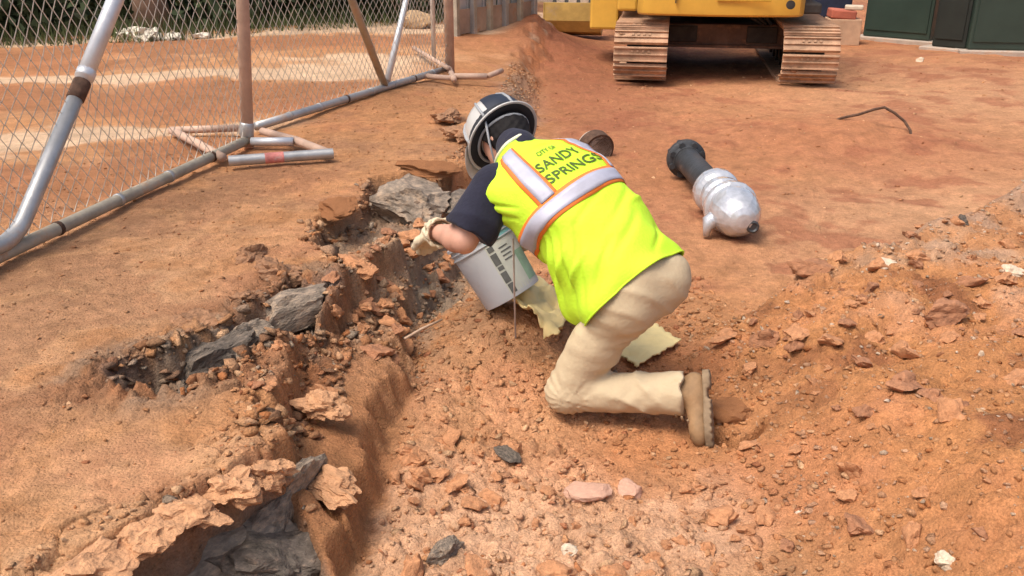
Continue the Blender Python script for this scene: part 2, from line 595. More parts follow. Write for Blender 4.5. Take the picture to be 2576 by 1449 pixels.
def soil_colour(x, y, Z):
    def mixc(c, k, f):
        f = np.clip(f, 0, 1)[..., None]
        return c * (1 - f) + np.asarray(k) * f
    n1 = fbm(x * 1.1, y * 1.1, 4, 81)
    n2 = fbm(x * 4.2, y * 4.2, 4, 83)
    n3 = fbm(x * 15, y * 15, 3, 85)
    c = np.broadcast_to(CLAY, x.shape + (3,)).copy()
    c = mixc(c, PALE, 0.40 * sst((n1 + n2 * 0.6 + 0.15) / 0.8) + 0.62 * Z['top'] * sst((n2 + 0.6) / 0.9) * sst((5.2 - y) / 2.5))
    c = mixc(c, RED, 0.55 * sst((n2 - n1 + 0.05) / 0.8))
    # trampled red ground between the worker and the excavator
    c = mixc(c, (0.355, 0.132, 0.064), 1.0 * Z['floor'] * sst((y - 3.2) / 2.0) * sst((x - 0.1) / 0.4) * (0.55 + 0.5 * n1))
    c = mixc(c, PALE * 0.95, 0.5 * gauss(x, y, 2.6, 5.2, 1.2, 0.55, 0.35) + 0.45 * gauss(x, y, 5.0, 9.0, 2.2, 2.0))
    c = mixc(c, RED, 0.55 * gauss(x, y, 2.75, 7.2, 0.9, 0.7, 0.3))
    hp = onz(1345, 105, 0.2)
    c = mixc(c, (0.24, 0.085, 0.045), 0.85 * gauss(x, y, hp.x + 0.2, hp.y + 0.4, 0.7, 1.5))
    c = mixc(c, (0.27, 0.105, 0.055), 0.75 * gauss(x, y, 0.85, 10.2, 0.5, 1.8))
    c = mixc(c, (0.27, 0.10, 0.052), 0.7 * Z['floor'] * sst((y - 3.4) / 1.0) * sst((n2 + 0.5 * n1 - 0.12) / 0.35))
    c = mixc(c, (0.33, 0.158, 0.078), 0.75 * Z['top'] * sst((n2 + 0.8 * n1 - 0.02) / 0.35) * sst((9.5 - y) / 2))
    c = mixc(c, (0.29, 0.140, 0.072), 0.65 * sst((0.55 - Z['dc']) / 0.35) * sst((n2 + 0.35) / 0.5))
    c = mixc(c, (0.62, 0.42, 0.28), 0.55 * Z['floor'] * sst((2.7 - y) / 0.5) * sst((0.8 - x) / 0.3) * sst((n2 - 0.05) / 0.2))
    # rubble, scraped face, cavities: other soil comes to light
    c = mixc(c, RUST, 0.55 * Z['rub'] * sst((n2 + 0.2) / 0.5))
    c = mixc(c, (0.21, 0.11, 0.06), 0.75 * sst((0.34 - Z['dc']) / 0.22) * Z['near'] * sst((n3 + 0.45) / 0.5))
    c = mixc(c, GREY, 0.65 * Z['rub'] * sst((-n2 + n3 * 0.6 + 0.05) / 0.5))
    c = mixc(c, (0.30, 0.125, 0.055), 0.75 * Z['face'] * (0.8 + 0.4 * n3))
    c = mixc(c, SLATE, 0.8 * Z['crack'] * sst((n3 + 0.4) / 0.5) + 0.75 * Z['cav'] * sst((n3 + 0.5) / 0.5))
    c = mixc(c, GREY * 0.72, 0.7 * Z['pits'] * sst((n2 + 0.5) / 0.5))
    q = onz(1090, 700, 0.15)
    c = mixc(c, GREY * 0.8, 0.75 * gauss(x, y, q.x - 0.05, q.y - 0.05, 0.16, 0.42) * sst((n2 + 0.55) / 0.5))
    q = onz(1320, 250, 0.2)
    c = mixc(c, GREY, 0.7 * gauss(x, y, q.x - 0.05, q.y, 0.14, 1.3) * sst((n2 + 0.4) / 0.6))
    c = mixc(c, RUST * 1.15, 0.65 * gauss(x, y, 0.55, 3.05, 0.22, 0.30) + 0.6 * gauss(x, y, 0.2, 2.4, 0.28, 0.18))
    c = mixc(c, (0.58, 0.335, 0.195), 0.75 * Z['rubf'] + 0.55 * Z['floor'] * sst((2.6 - y) / 0.6) * sst((0.9 - x) / 0.4))
    # gravel on the heap
    c = mixc(c, GREY * 1.1, 0.50 * Z['heap'] * sst((0.55 * n1 + n2 + 0.05) / 0.5) * sst((x - 1.0) / 0.5) * sst((y - 2.7) / 0.7))
    c = mixc(c, (0.45, 0.200, 0.078), 0.9 * Z['heap'] * sst((3.8 - y) / 0.8) * sst((0.75 - n2 - 0.4 * n1) / 0.8))
    c = mixc(c, (0.27, 0.105, 0.048), 0.8 * Z['heap'] * sst((-n2 - 0.10) / 0.3))
    # beyond the fence: wheel ruts, pale and red in turn, then the verge of the wood
    u = (y - 0.28 * x + 0.9 * fbm(x * 0.5, y * 0.9, 3, 88) + 0.35 * n1)
    left = sst((-1.6 + 0.32 * np.maximum(y - 5, 0) * 0.75 - x) / 0.5) * sst((y - 3.6) / 0.5)
    band = 0.5 + 0.5 * np.sin(u * 2.1 + 0.5 + 1.1 * np.sin(u * 0.9)) + 0.25 * n2
    c = mixc(c, (0.60, 0.42, 0.27), left * 0.9 * sst((band - 0.50) / 0.22))
    c = mixc(c, (0.30, 0.125, 0.06), left * 0.65 * sst((0.35 - band) / 0.2))
    wood = sst((y - 0.42 * x - 13.6 + 0.9 * n2) / 1.2) * sst((0.2 - x) / 0.5)
    c = mixc(c, OLIVE, wood)
    c = mixc(c, (0.20, 0.13, 0.08), Z['far'] * 0.8)
    c = c * (1 + 0.22 * n3[..., None] + 0.20 * n2[..., None])
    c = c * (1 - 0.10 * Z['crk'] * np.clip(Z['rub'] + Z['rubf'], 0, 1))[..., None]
    return np.clip(c, 0.01, 0.8)


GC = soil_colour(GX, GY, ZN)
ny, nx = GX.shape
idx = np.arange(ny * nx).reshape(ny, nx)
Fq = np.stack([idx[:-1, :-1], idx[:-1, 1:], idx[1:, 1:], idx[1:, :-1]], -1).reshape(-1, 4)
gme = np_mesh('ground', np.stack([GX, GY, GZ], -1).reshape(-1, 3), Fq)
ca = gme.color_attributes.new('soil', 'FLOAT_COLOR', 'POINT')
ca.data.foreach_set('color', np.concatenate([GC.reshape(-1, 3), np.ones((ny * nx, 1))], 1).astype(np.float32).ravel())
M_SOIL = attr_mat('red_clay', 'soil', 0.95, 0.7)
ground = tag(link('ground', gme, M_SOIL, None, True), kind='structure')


# ================================================================ STONES AND CLODS
def rock_mesh(name, seed, sub=2, flat=0.75, jag=0.32, cuts=6):
    r_ = random.Random(seed)
    bm = bmesh.new()
    bmesh.ops.create_icosphere(bm, subdivisions=sub, radius=1.0)
    planes = []
    for _ in range(cuts):
        n = Vector((r_.gauss(0, 1), r_.gauss(0, 1), r_.gauss(0, 1))).normalized()
        planes.append((n, r_.uniform(0.5, 0.85)))
    off = Vector((r_.uniform(-50, 50), r_.uniform(-50, 50), 0))
    from mathutils import noise as mn
    for v in bm.verts:
        p = v.co.copy()
        for n, d in planes:
            e = p.dot(n) - d
            if e > 0:
                p -= n * e
        k = 1 + jag * mn.noise(p * 1.3 + off) + 0.5 * jag * mn.noise(p * 3.1 + off) + 0.28 * jag * mn.noise(p * 7 + off) + (0.20 * jag * mn.noise(p * 15 + off) + 0.12 * jag * mn.noise(p * 31 + off) if sub > 3 else 0)
        v.co = Vector((p.x * k, p.y * k, p.z * k * flat))
    me = bpy.data.meshes.new(name)
    bm.to_mesh(me)
    bm.free()
    return me


M_CLOD = mat('clay_clod', (0.46, 0.215, 0.10), 0.95, var=0.3, scale=3.0, bump=0.6, bscale=9)
M_CLODR = mat('rust_clod', (0.34, 0.155, 0.078), 0.95, var=0.35, scale=3.0, bump=0.6, bscale=9)
M_PALE = mat('pale_stone', (0.62, 0.50, 0.36), 0.85, var=0.2, scale=2.0, bump=0.4, bscale=7, dust=0.35)
M_GREY = mat('grey_rock', (0.25, 0.195, 0.145), 0.9, var=0.55, scale=4.0, bump=0.9, bscale=14, dust=0.50, dustcol=(0.46, 0.32, 0.21), dscale=4)
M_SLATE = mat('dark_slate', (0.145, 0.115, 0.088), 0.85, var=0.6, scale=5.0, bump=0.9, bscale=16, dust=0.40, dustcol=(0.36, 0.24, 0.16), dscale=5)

# crumbs and gravel: nobody could count them
VAR = []


def chunk_mesh(name, seed, npts=11, flat=0.6):
    r_ = random.Random(seed)
    bm = bmesh.new()
    for _ in range(npts):
        p = Vector((r_.gauss(0, 1), r_.gauss(0, 1), r_.gauss(0, 1))).normalized() * r_.uniform(0.75, 1.1)
        bm.verts.new((p.x, p.y, p.z * flat))
    h_ = bmesh.ops.convex_hull(bm, input=bm.verts)
    bmesh.ops.delete(bm, geom=[g for g in h_['geom_interior'] if isinstance(g, bmesh.types.BMVert)], context='VERTS')
    bmesh.ops.triangulate(bm, faces=bm.faces)
    me = bpy.data.meshes.new(name)
    bm.to_mesh(me)
    bm.free()
    return me


for k in range(12):
    me = chunk_mesh('tmp_rock', 100 + k, 9 + k % 5, 0.45 + 0.05 * (k % 5))
    v = np.array([p.co[:] for p in me.vertices])
    f = np.array([list(p.vertices) for p in me.polygons])
    VAR.append((v, f))
    bpy.data.meshes.remove(me)


def scatter(name, n, sampler, smin, smax, colours, power=3.2, sink=0.42, own=0.30):
    VV, FF, CC = [], [], []
    base = 0
    for _ in range(n):
        x, y = sampler()
        sz = smin + (smax - smin) * rng.random() ** power
        v, f = VAR[rng.integers(len(VAR))]
        a = rng.random() * 6.283
        c, s_ = math.cos(a), math.sin(a)
        st = 0.55 + 0.9 * rng.random(3)
        p = v * sz * st
        ta = rng.normal(0, 0.35)
        p = np.stack([p[:, 0] * math.cos(ta) - p[:, 2] * math.sin(ta), p[:, 1], p[:, 0] * math.sin(ta) + p[:, 2] * math.cos(ta)], 1)
        p = np.stack([p[:, 0] * c - p[:, 1] * s_, p[:, 0] * s_ + p[:, 1] * c, p[:, 2]], 1)
        p += np.array((x, y, gz(x, y) + sz * (0.55 - sink)))
        VV.append(p)
        FF.append(f + base)
        base += len(v)
        gi, gj = int(np.clip(np.searchsorted(xs, x), 0, len(xs) - 1)), int(np.clip(np.searchsorted(ys, y), 0, len(ys) - 1))
        k_ = own if rng.random() < 0.75 else 0.85
        col = (GC[gj, gi] * (1 - k_) * 1.05 + np.array(colours[rng.integers(len(colours))]) * k_) * (0.85 + 0.3 * rng.random())
        CC.append(np.broadcast_to(np.append(col, 1.0), (len(v), 4)))
    me = np_mesh(name, np.concatenate(VV), np.concatenate(FF))
    at_ = me.color_attributes.new('soil', 'FLOAT_COLOR', 'POINT')
    at_.data.foreach_set('color', np.concatenate(CC).astype(np.float32).ravel())
    o = link(name, me, M_SOIL)
    return o


def samp_box(x0, x1, y0, y1, keep=None):
    def f():
        while True:
            x, y = rng.uniform(x0, x1), rng.uniform(y0, y1)
            if keep is None or keep(x, y):
                return x, y
    return f


def lip_x(y):
    return float(np.interp(y, LIP[:, 1], LIP[:, 0]))


def foot_x(y):
    return float(np.interp(y, FOOT[:, 1], FOOT[:, 0]))


clay_cols = [tuple(CLAY), tuple(CLAY * 1.1), tuple(PALE), tuple(RUST), tuple(RED), tuple(PALE * 0.85)]
grav_cols = [tuple(PALE), tuple(GREY), tuple(GREY * 1.3), (0.55, 0.42, 0.30), tuple(CLAY), tuple(RUST), (0.62, 0.50, 0.38)]
in_face = lambda x, y: abs(x + 0.46) < 0.16 and 1.5 < y < 2.85
tag(scatter('crumbled_soil', 7500, samp_box(-1.1, 0.3, 1.45, 10.0, lambda x, y: lip_x(y) - 0.12 < x < foot_x(y) + 0.06 and not in_face(x, y)), 0.003, 0.020, clay_cols + [tuple(GREY)]),
    'crumbled clay and shale on the broken face of the bank', 'soil', kind='stuff')
tag(scatter('loose_crumbs', 6000, samp_box(-0.45, 1.0, 1.6, 4.2, lambda x, y: x > foot_x(y)), 0.003, 0.020, clay_cols), 'loose clay crumbs on the trench floor', 'soil', kind='stuff')
tag(scatter('gravel', 9500, samp_box(0.55, 3.4, 1.5, 5.2, lambda x, y: y < 2.95 + 0.62 * x + rng.normal(0, 0.15) and x > 0.6 + 0.2 * rng.random()), 0.003, 0.017, grav_cols), 'fine gravel strewn over the low spoil heap', 'gravel', kind='stuff')
tag(scatter('bank_crumbs', 5200, samp_box(-2.6, -0.2, 1.5, 8.0, lambda x, y: x < lip_x(y)), 0.003, 0.012, clay_cols), 'small crumbs of clay on top of the bank', 'soil', kind='stuff')
tag(scatter('scattered_pebbles', 2600, samp_box(0.1, 7.0, 3.6, 12.0, lambda x, y: x > foot_x(y)), 0.004, 0.020, clay_cols + [tuple(RED), tuple(RED * 0.8), tuple(PALE)]), 'scattered crumbs on the trampled red ground', 'soil', kind='stuff')

RIMS = [px_line([(210, 1440), (370, 1345), (490, 1285), (650, 1205), (735, 1180)], 0.33), px_line([(300, 960), (320, 920), (430, 890), (560, 835), (690, 760), (735, 705)], 0.35),
        px_line([(470, 1010), (540, 960), (650, 880), (800, 800)], 0.33), px_line([(850, 655), (785, 600), (800, 545), (905, 510), (930, 450), (1085, 430), (1180, 445)], 0.36),
        px_line([(640, 1075), (700, 1060), (850, 830), (1000, 640)], 0.33)]


def samp_rim():
    r_ = RIMS[rng.integers(len(RIMS))]
    k = rng.integers(len(r_) - 1)
    t = rng.random()
    return (r_[k][0] * (1 - t) + r_[k + 1][0] * t + rng.normal(0, 0.022), r_[k][1] * (1 - t) + r_[k + 1][1] * t + rng.normal(0, 0.030))


tag(scatter('crust_flakes', 1500, samp_rim, 0.006, 0.036, [tuple(CLAY), tuple(PALE), tuple(RUST), tuple(GREY), (0.22, 0.12, 0.07)], 2.2, 0.30, 0.35), 'broken crust of clay along the rims of the hollows', 'soil', kind='stuff')

CLODV = [rock_mesh('clay_clod', 300 + k, 3, 0.66, 0.55, 11) for k in range(6)]
for me in CLODV:
    me.materials.append(M_CLOD)
    me.polygons.foreach_set('use_smooth', [True] * len(me.polygons))
    me.set_sharp_from_angle(angle=R(38))
CLODR = []
for k in range(3):
    me = CLODV[k].copy()
    me.materials.clear()
    me.materials.append(M_CLODR)
    CLODR.append(me)


def clods(n, sampler, lo, hi, label, group, meshes):
    for _ in range(n):
        x, y = sampler()
        sz = lo + (hi - lo) * rng.random() ** 2
        o = link('clay_clod', meshes[rng.integers(len(meshes))])
        o.location = (x, y, gz(x, y) + sz * 0.22)
        o.scale = (sz * rng.uniform(0.8, 1.3), sz * rng.uniform(0.8, 1.2), sz * rng.uniform(0.7, 1.1))
        o.rotation_euler = (rng.normal(0, 0.3), rng.normal(0, 0.3), rng.uniform(0, 6.28))
        tag(o, label, 'clod', group)


clods(70, samp_box(-0.95, 0.0, 1.6, 4.6, lambda x, y: lip_x(y) - 0.05 < x < foot_x(y) and not in_face(x, y)), 0.020, 0.055,
      'crumbly clay clod in the rubble of the cut bank', 'clods in the broken bank', CLODV + CLODR)
clods(80, samp_box(-0.38, 0.75, 1.65, 2.7, lambda x, y: not (0.05 < x < 0.75 and y > 2.4)), 0.018, 0.050,
      'orange clay clod on the floor of the trench', 'clods on the trench floor', CLODV)
clods(130, samp_box(0.70, 2.4, 1.70, 4.0, lambda x, y: y < 2.75 + 0.66 * x), 0.014, 0.052,
      'small clay clod on the gravelly spoil heap', 'clods on the spoil heap', CLODV + CLODR)


def hit(X, Y):
    d = ray(X, Y)
    o_ = Vector((0, 0, CAM_H))
    t = 1.2
    while t < 40:
        p = o_ + d * t
        if p.z < gz(p.x, p.y):
            return p
        t += 0.012
    return onz(X, Y, 0)


def boulder(name, X, Y, z, size, rot, m, label, seed, flat=0.7, jag=0.35, cuts=7, cat='rock', sub=4):
    me = rock_mesh(name, seed, sub, flat, jag, cuts)
    o = link(name, me, m, None, True)
    me.set_sharp_from_angle(angle=R(32))
    p = onz(X, Y, z)
    if X > 1400 or Y > 1380 and X > 1000:
        p = hit(X, Y) + Vector((0, 0, size[2] * 0.3))
    o.location = p
    o.scale = size
    o.rotation_euler = tuple(R(a) for a in rot)
    if m is M_SOIL:
        gi, gj = int(np.clip(np.searchsorted(xs, p.x), 0, len(xs) - 1)), int(np.clip(np.searchsorted(ys, p.y), 0, len(ys) - 1))
        g0 = CLAY * np.array((1.02, 0.94, 0.92))
        va = me.color_attributes.new('soil', 'FLOAT_COLOR', 'POINT')
        va.data.foreach_set('color', np.tile(np.append(g0, 1.0), (len(me.vertices), 1)).astype(np.float32).ravel())
    return tag(o, label, cat)


# the rocks one can single out
boulder('grey_boulder', 1030, 505, 0.30, (0.25, 0.22, 0.16), (20, 10, 25), M_GREY, 'large pale grey boulder lodged in the bank above the glove', 11)
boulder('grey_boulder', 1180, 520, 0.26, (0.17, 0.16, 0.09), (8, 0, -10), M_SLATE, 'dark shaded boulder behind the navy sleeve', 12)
boulder('slate_rock', 728, 790, 0.29, (0.20, 0.085, 0.100), (25, -12, 38), M_GREY, 'long grey rounded rock sticking out of the broken bank', 13, 0.9, 0.25)
boulder('slate_rock', 525, 915, 0.27, (0.19, 0.065, 0.105), (15, -18, 42), M_SLATE, 'dark slate wedge lying in the hollow of the bank', 14, 0.9, 0.35)
boulder('slate_rock', 610, 855, 0.29, (0.11, 0.06, 0.075), (15, -18, 42), M_GREY, 'small mottled grey rock between two longer bank rocks', 19, 0.9, 0.35)
boulder('clay_slab', 1085, 425, 0.40, (0.19, 0.11, 0.035), (3, 6, 10), M_SOIL, 'overhanging clay slab above the pale grey boulder', 15, 1.0, 0.3, cat='clay slab')
boulder('clay_slab', 850, 520, 0.37, (0.10, 0.15, 0.035), (4, -6, 5), M_SOIL, 'cracked clay slab on the bank edge left of the grey boulder', 16, 1.0, 0.3, cat='clay slab')
boulder('slate_slab', 520, 1375, 0.13, (0.28, 0.16, 0.075), (38, -6, 40), M_GREY, 'grey stone slab under the overhanging near bank', 17, 1.0, 0.18, cat='slab')
boulder('slate_slab', 705, 1262, 0.16, (0.15, 0.075, 0.11), (10, -25, 48), M_GREY, 'upright grey shale ridge beside the cut near the camera', 18, 1.0, 0.35, cat='slab')
boulder('slate_slab', 720, 1400, 0.09, (0.19, 0.13, 0.08), (10, 12, 20), M_SLATE, 'dark shale heap at the very bottom of the cut', 20, 1.0, 0.4, cat='slab')
M_CRUST = mat('pale_clay_crust', (0.50, 0.262, 0.132), 0.95, var=0.28, scale=2.2, bump=0.8, bscale=7)
M_DIRT = mat('brown_crumbly_soil', (0.30, 0.155, 0.08), 0.95, var=0.4, scale=2.5, bump=0.9, bscale=7)
for X_, Y_, z_, sz_, rot_, lb_ in ((235, 1425, 0.325, (0.085, 0.075, 0.032), (2, 8, 42), 'jutting clay crust at the bottom left corner of the bank'),
                                   (370, 1345, 0.325, (0.070, 0.065, 0.034), (4, 8, 76), 'jutting clay crust above the grey slab, nearest the corner'),
                                   (480, 1282, 0.325, (0.075, 0.062, 0.030), (3, 9, 12), 'jutting clay crust above the grey slab, middle piece'),
                                   (585, 1225, 0.325, (0.080, 0.065, 0.036), (-3, 9, 132), 'jutting clay crust above the grey slab, farthest piece'),
                                   (670, 1180, 0.315, (0.065, 0.060, 0.038), (0, 10, 24), 'jutting clay crust above the upright shale ridge'),
                                   (835, 1220, 0.185, (0.095, 0.055, 0.030), (10, 6, -34), 'clay ledge sticking out of the smooth cut face, lower one'),
                                   (805, 1020, 0.25, (0.080, 0.055, 0.030), (8, 4, -22), 'clay ledge sticking out of the smooth cut face, upper one'),
                                   (700, 690, 0.365, (0.085, 0.075, 0.050), (0, 6, 20), 'dark crumbling clay lump above the crevice, rightmost one'),
                                   (620, 750, 0.365, (0.075, 0.065, 0.045), (0, 5, 88), 'dark crumbling clay lump above the crevice, middle one'),
                                   (500, 815, 0.365, (0.085, 0.065, 0.045), (0, 5, 28), 'dark crumbling clay lump above the crevice, leftmost one'),
                                   (640, 640, 0.365, (0.08, 0.07, 0.045), (0, 5, 58), 'dark crumbling clay lump on the bank behind the crevice'),
                                   (1180, 340, 0.36, (0.16, 0.13, 0.07), (0, 5, 10), 'brown earth lump on the bank left of the hat'),
                                   (1130, 300, 0.36, (0.13, 0.10, 0.06), (0, 5, 60), 'smaller brown earth lump farther up the bank edge')):
    boulder('clay_crust', X_, Y_, z_, sz_, rot_, M_DIRT if ('dark' in lb_ or 'brown' in lb_) else M_CRUST, lb_, int(X_), 1.0, 0.58, 6, 'clay crust', 4)
boulder('flat_stone', 1275, 1140, 0.012, (0.035, 0.075, 0.018), (0, 8, 28), M_SLATE, 'flat dark grey stone on the trench floor below the knee', 21, 1.0, 0.15, cat='stone')
boulder('pale_stone', 1480, 1240, 0.02, (0.075, 0.05, 0.028), (0, 0, 10), mat('pink_stone', (0.50, 0.29, 0.20), 0.9, var=0.15, scale=3, bump=0.3, bscale=9), 'smooth pinkish stone on the trench floor, left of its pair', 22, 1.0, 0.2, cat='stone')
boulder('pale_stone', 1585, 1238, 0.02, (0.045, 0.055, 0.026), (0, 0, -15), MATS['pink_stone'], 'smooth pinkish stone on the trench floor, right of its pair', 23, 1.0, 0.2, cat='stone')
boulder('pale_stone', 1430, 1390, 0.015, (0.030, 0.022, 0.018), (10, 0, 10), M_PALE, 'small pale yellow stone near the bottom edge, middle', 24, 1.0, 0.2, cat='stone')
boulder('pale_stone', 1120, 1395, 0.02, (0.055, 0.035, 0.03), (10, 0, 50), M_GREY, 'grey crumbling stone near the bottom edge of the trench floor', 25, 1.0, 0.4, cat='stone')
boulder('clod_lump', 2035, 680, 0.16, (0.085, 0.05, 0.05), (0, 0, -10), M_CLODR, 'dark brown clod standing on the crest of the spoil heap', 26, 1.0, 0.3, cat='clod')
boulder('pale_stone', 2225, 672, 0.21, (0.050, 0.036, 0.030), (0, 0, 0), M_PALE, 'round cream stone on the crest of the spoil heap', 27, 1.0, 0.15, cat='stone')
boulder('clod_lump', 2370, 800, 0.20, (0.11, 0.06, 0.05), (0, 0, 20), M_CLODR, 'dark rust clod in the middle of the gravel heap', 28, 1.0, 0.35, cat='clod')
boulder('pale_stone', 2540, 690, 0.24, (0.05, 0.035, 0.03), (0, 0, 0), M_PALE, 'pale angular stone at the right edge of the heap', 29, 1.0, 0.3, cat='stone')
boulder('pale_stone', 2380, 1410, 0.20, (0.032, 0.024, 0.022), (0, 10, 20), M_PALE, 'yellowish stone in the near right corner', 30, 1.0, 0.3, cat='stone')
boulder('clod_lump', 1830, 1045, 0.05, (0.10, 0.065, 0.05), (0, -8, -12), M_SOIL, 'cracked clay lump just behind the boot', 31, 1.0, 0.3, cat='clod')
boulder('clod_lump', 2420, 560, 0.22, (0.035, 0.03, 0.03), (0, 0, 0), M_SLATE, 'small black lump on the heap crest at the right', 32, 1.0, 0.3, cat='clod')
boulder('pale_stone', 2315, 155, 0.02, (0.06, 0.05, 0.04), (0, 0, 0), M_PALE, 'white stone on the ground in front of the green cabinets', 33, 1.0, 0.2, cat='stone')
boulder('slate_rock', 950, 645, 0.20, (0.05, 0.09, 0.035), (0, 25, -30), mat('bluish_shale', (0.20, 0.22, 0.20), 0.8, var=0.35, scale=4, bump=0.5, bscale=12, dust=0.3), 'bluish shale flake on the bank below the boulder', 34, 1.0, 0.3)
boulder('slate_rock', 775, 720, 0.30, (0.055, 0.05, 0.03), (0, 20, 30), M_GREY, 'small grey stone at the upper end of the crevice', 35, 1.0, 0.3)
boulder('slate_rock', 1330, 880, 0.03, (0.045, 0.035, 0.03), (0, 20, 30), M_GREY, 'grey broken stone beside the yellow sheet', 36, 1.0, 0.35)


# ================================================================ FENCE
M_GALV = mat('galvanised', (0.42, 0.42, 0.41), 0.45, 0.55, var=0.2, scale=8, bump=0.15, bscale=40, dust=0.40, dustcol=(0.46, 0.29, 0.18), dscale=3.5)
M_GALVB = mat('bright_galvanised', (0.62, 0.63, 0.64), 0.38, 0.45, var=0.12, scale=8, bump=0.1, bscale=40, dust=0.18, dustcol=(0.46, 0.28, 0.17), dscale=3)
M_DUSTY = mat('clay_coated_pipe', (0.50, 0.34, 0.25), 0.85, 0.0, var=0.25, scale=6, bump=0.3, bscale=50)
M_OLIVEP = mat('weathered_pipe', (0.38, 0.33, 0.25), 0.8, 0.1, var=0.3, scale=6, bump=0.2, bscale=40, dust=0.4)
M_RUSTBAND = mat('rusty_coupling', (0.10, 0.055, 0.035), 0.85, 0.2, var=0.5, scale=30, bump=0.4, bscale=80)
M_WIRE = mat('fence_wire', (0.56, 0.51, 0.44), 0.5, 0.4, var=0.3, scale=3, dust=0.35)


def chain_link(A, B, z0, z1, name, parent, cw=0.039, ch=0.045, r=0.0020, seed=0):
    A, B = Vector(A), Vector(B)
    d = B - A
    d.z = 0
    L = d.length
    d.normalize()
    nrm = Vector((d.y, -d.x, 0))
    n = int(L / cw)
    m = int((z1 - z0) / ch)
    dz = B.z - A.z
    J = np.arange(m + 1)
    VV, FF = [], []
    base = 0
    ang = [0.5, 0.5 + 2.094, 0.5 + 4.188]
    for k in range(n):
        sg = (J + k) % 2
        s_ = (k + sg) * cw
        h = z0 + J * ch
        bulge = 0.028 * np.sin(s_ * 2.1 + seed) * np.sin(h * 2.3 + 0.4) + 0.012 * np.sin(s_ * 7 + h * 5 + seed)
        sag = 0.012 * np.sin(s_ * 3.3 + h * 4 + seed)
        off = bulge + np.where(sg == 0, 0.0016, -0.0016)
        P = np.stack([A.x + d.x * (s_ + sag) + nrm.x * off, A.y + d.y * (s_ + sag) + nrm.y * off, A.z + dz * s_ / L + h], 1)
        for a in ang:
            c, q = math.cos(a) * r * 1.2, math.sin(a) * r * 1.2
            VV.append(P + np.array((d.x * c + nrm.x * q, d.y * c + nrm.y * q, 0)))
        i = np.arange(m)
        for a in range(3):
            b = (a + 1) % 3
            FF.append(np.stack([base + a * (m + 1) + i, base + b * (m + 1) + i, base + b * (m + 1) + i + 1, base + a * (m + 1) + i + 1], 1))
        base += 3 * (m + 1)
    me = np_mesh(name, np.concatenate(VV), np.concatenate(FF))
    return tag(link(name, me, M_WIRE, parent), kind='stuff')


def arc_pts(a, b, c, n=7):
    """rounded corner a-b-c (quadratic)"""
    return [a * (1 - t) ** 2 + b * 2 * t * (1 - t) + c * t * t for t in [i / n for i in range(n + 1)]]


# near panel
FA = Vector((-2.22, 2.35, 0.40))
FBt = onz(622, 352, 0.40)
fp = empty('chain_link_fence', (FBt.x, FBt.y, 0.38))
tag(fp, 'near chain-link fence panel with slanted bright tube and open far post', 'fence', 'temporary chain-link fence panels')


def sub(parent, mb, name, m, smooth=False, auto=None):
    """parts are written in world space; shift them under their thing"""
    o = mb.build(name, m, parent, smooth, True, auto)
    o.matrix_parent_inverse = Matrix.Translation(parent.location).inverted() if parent.rotation_euler.z == 0 else parent.matrix_basis.inverted()
    return o


dF = (FBt - FA).normalized()
sub(fp, MB().tube([FA + (FBt - FA) * t for t in (0, .25, .5, .75, 1)], 0.029, 14), 'bottom_rail', M_OLIVEP, True)
sub(fp, MB().tube([FBt + Vector((0, 0, -0.04)), FBt + Vector((0.07, 0, 0.9)), FBt + Vector((0.15, 0, 1.9))], 0.037, 14), 'post', M_DUSTY, True)
sub(fp, MB().tube([FA + Vector((0, 0, -0.03)), FA + Vector((0, 0, 1.9))], 0.033, 14), 'post', M_GALV, True)
sub(fp, MB().tube([FA + Vector((0, 0, 1.88)), FBt + Vector((0, 0, 1.88))], 0.026, 12), 'top_rail', M_GALV, True)
# slanted brace: rises inside the panel, bends to run along the rail at its foot
b0 = at(40, 600, 3.40)
b1 = at(195, 235, 3.95)
b2 = at(300, -25, 4.35)
bend_in = b0 + (b1 - b0) * 0.16
low = b0 - dF * 0.55 + Vector((-0.01, 0, 0.03))
up = (b1 - b0).normalized()
sub(fp, MB().tube([low] + arc_pts(b0 - dF * 0.10, b0, b0 + up * 0.10) + [b0 + up * 0.2, b1], 0.033, 14), 'brace_tube', M_GALV, True)
sub(fp, MB().tube([b1 + up * 0.07, b2, b2 + (b2 - b1).normalized() * 0.55], 0.037, 14), 'brace_tube', M_GALVB, True)
sub(fp, MB().tube([b1 - up * 0.035, b1 - up * 0.03, b1 + up * 0.06, b1 + up * 0.065], [0.034, 0.0385, 0.0385, 0.036], 14), 'coupling', M_RUSTBAND, True)
sub(fp, MB().tube([b1 + up * 0.085, b1 + up * 0.09, b1 + up * 0.125, b1 + up * 0.13], [0.037, 0.042, 0.042, 0.037], 14), 'clamp', M_GALVB, True)
c = chain_link(FA, FBt, 0.03, 1.85, 'chain_link_mesh', fp, seed=1)
c.matrix_parent_inverse = Matrix.Translation(fp.location).inverted()

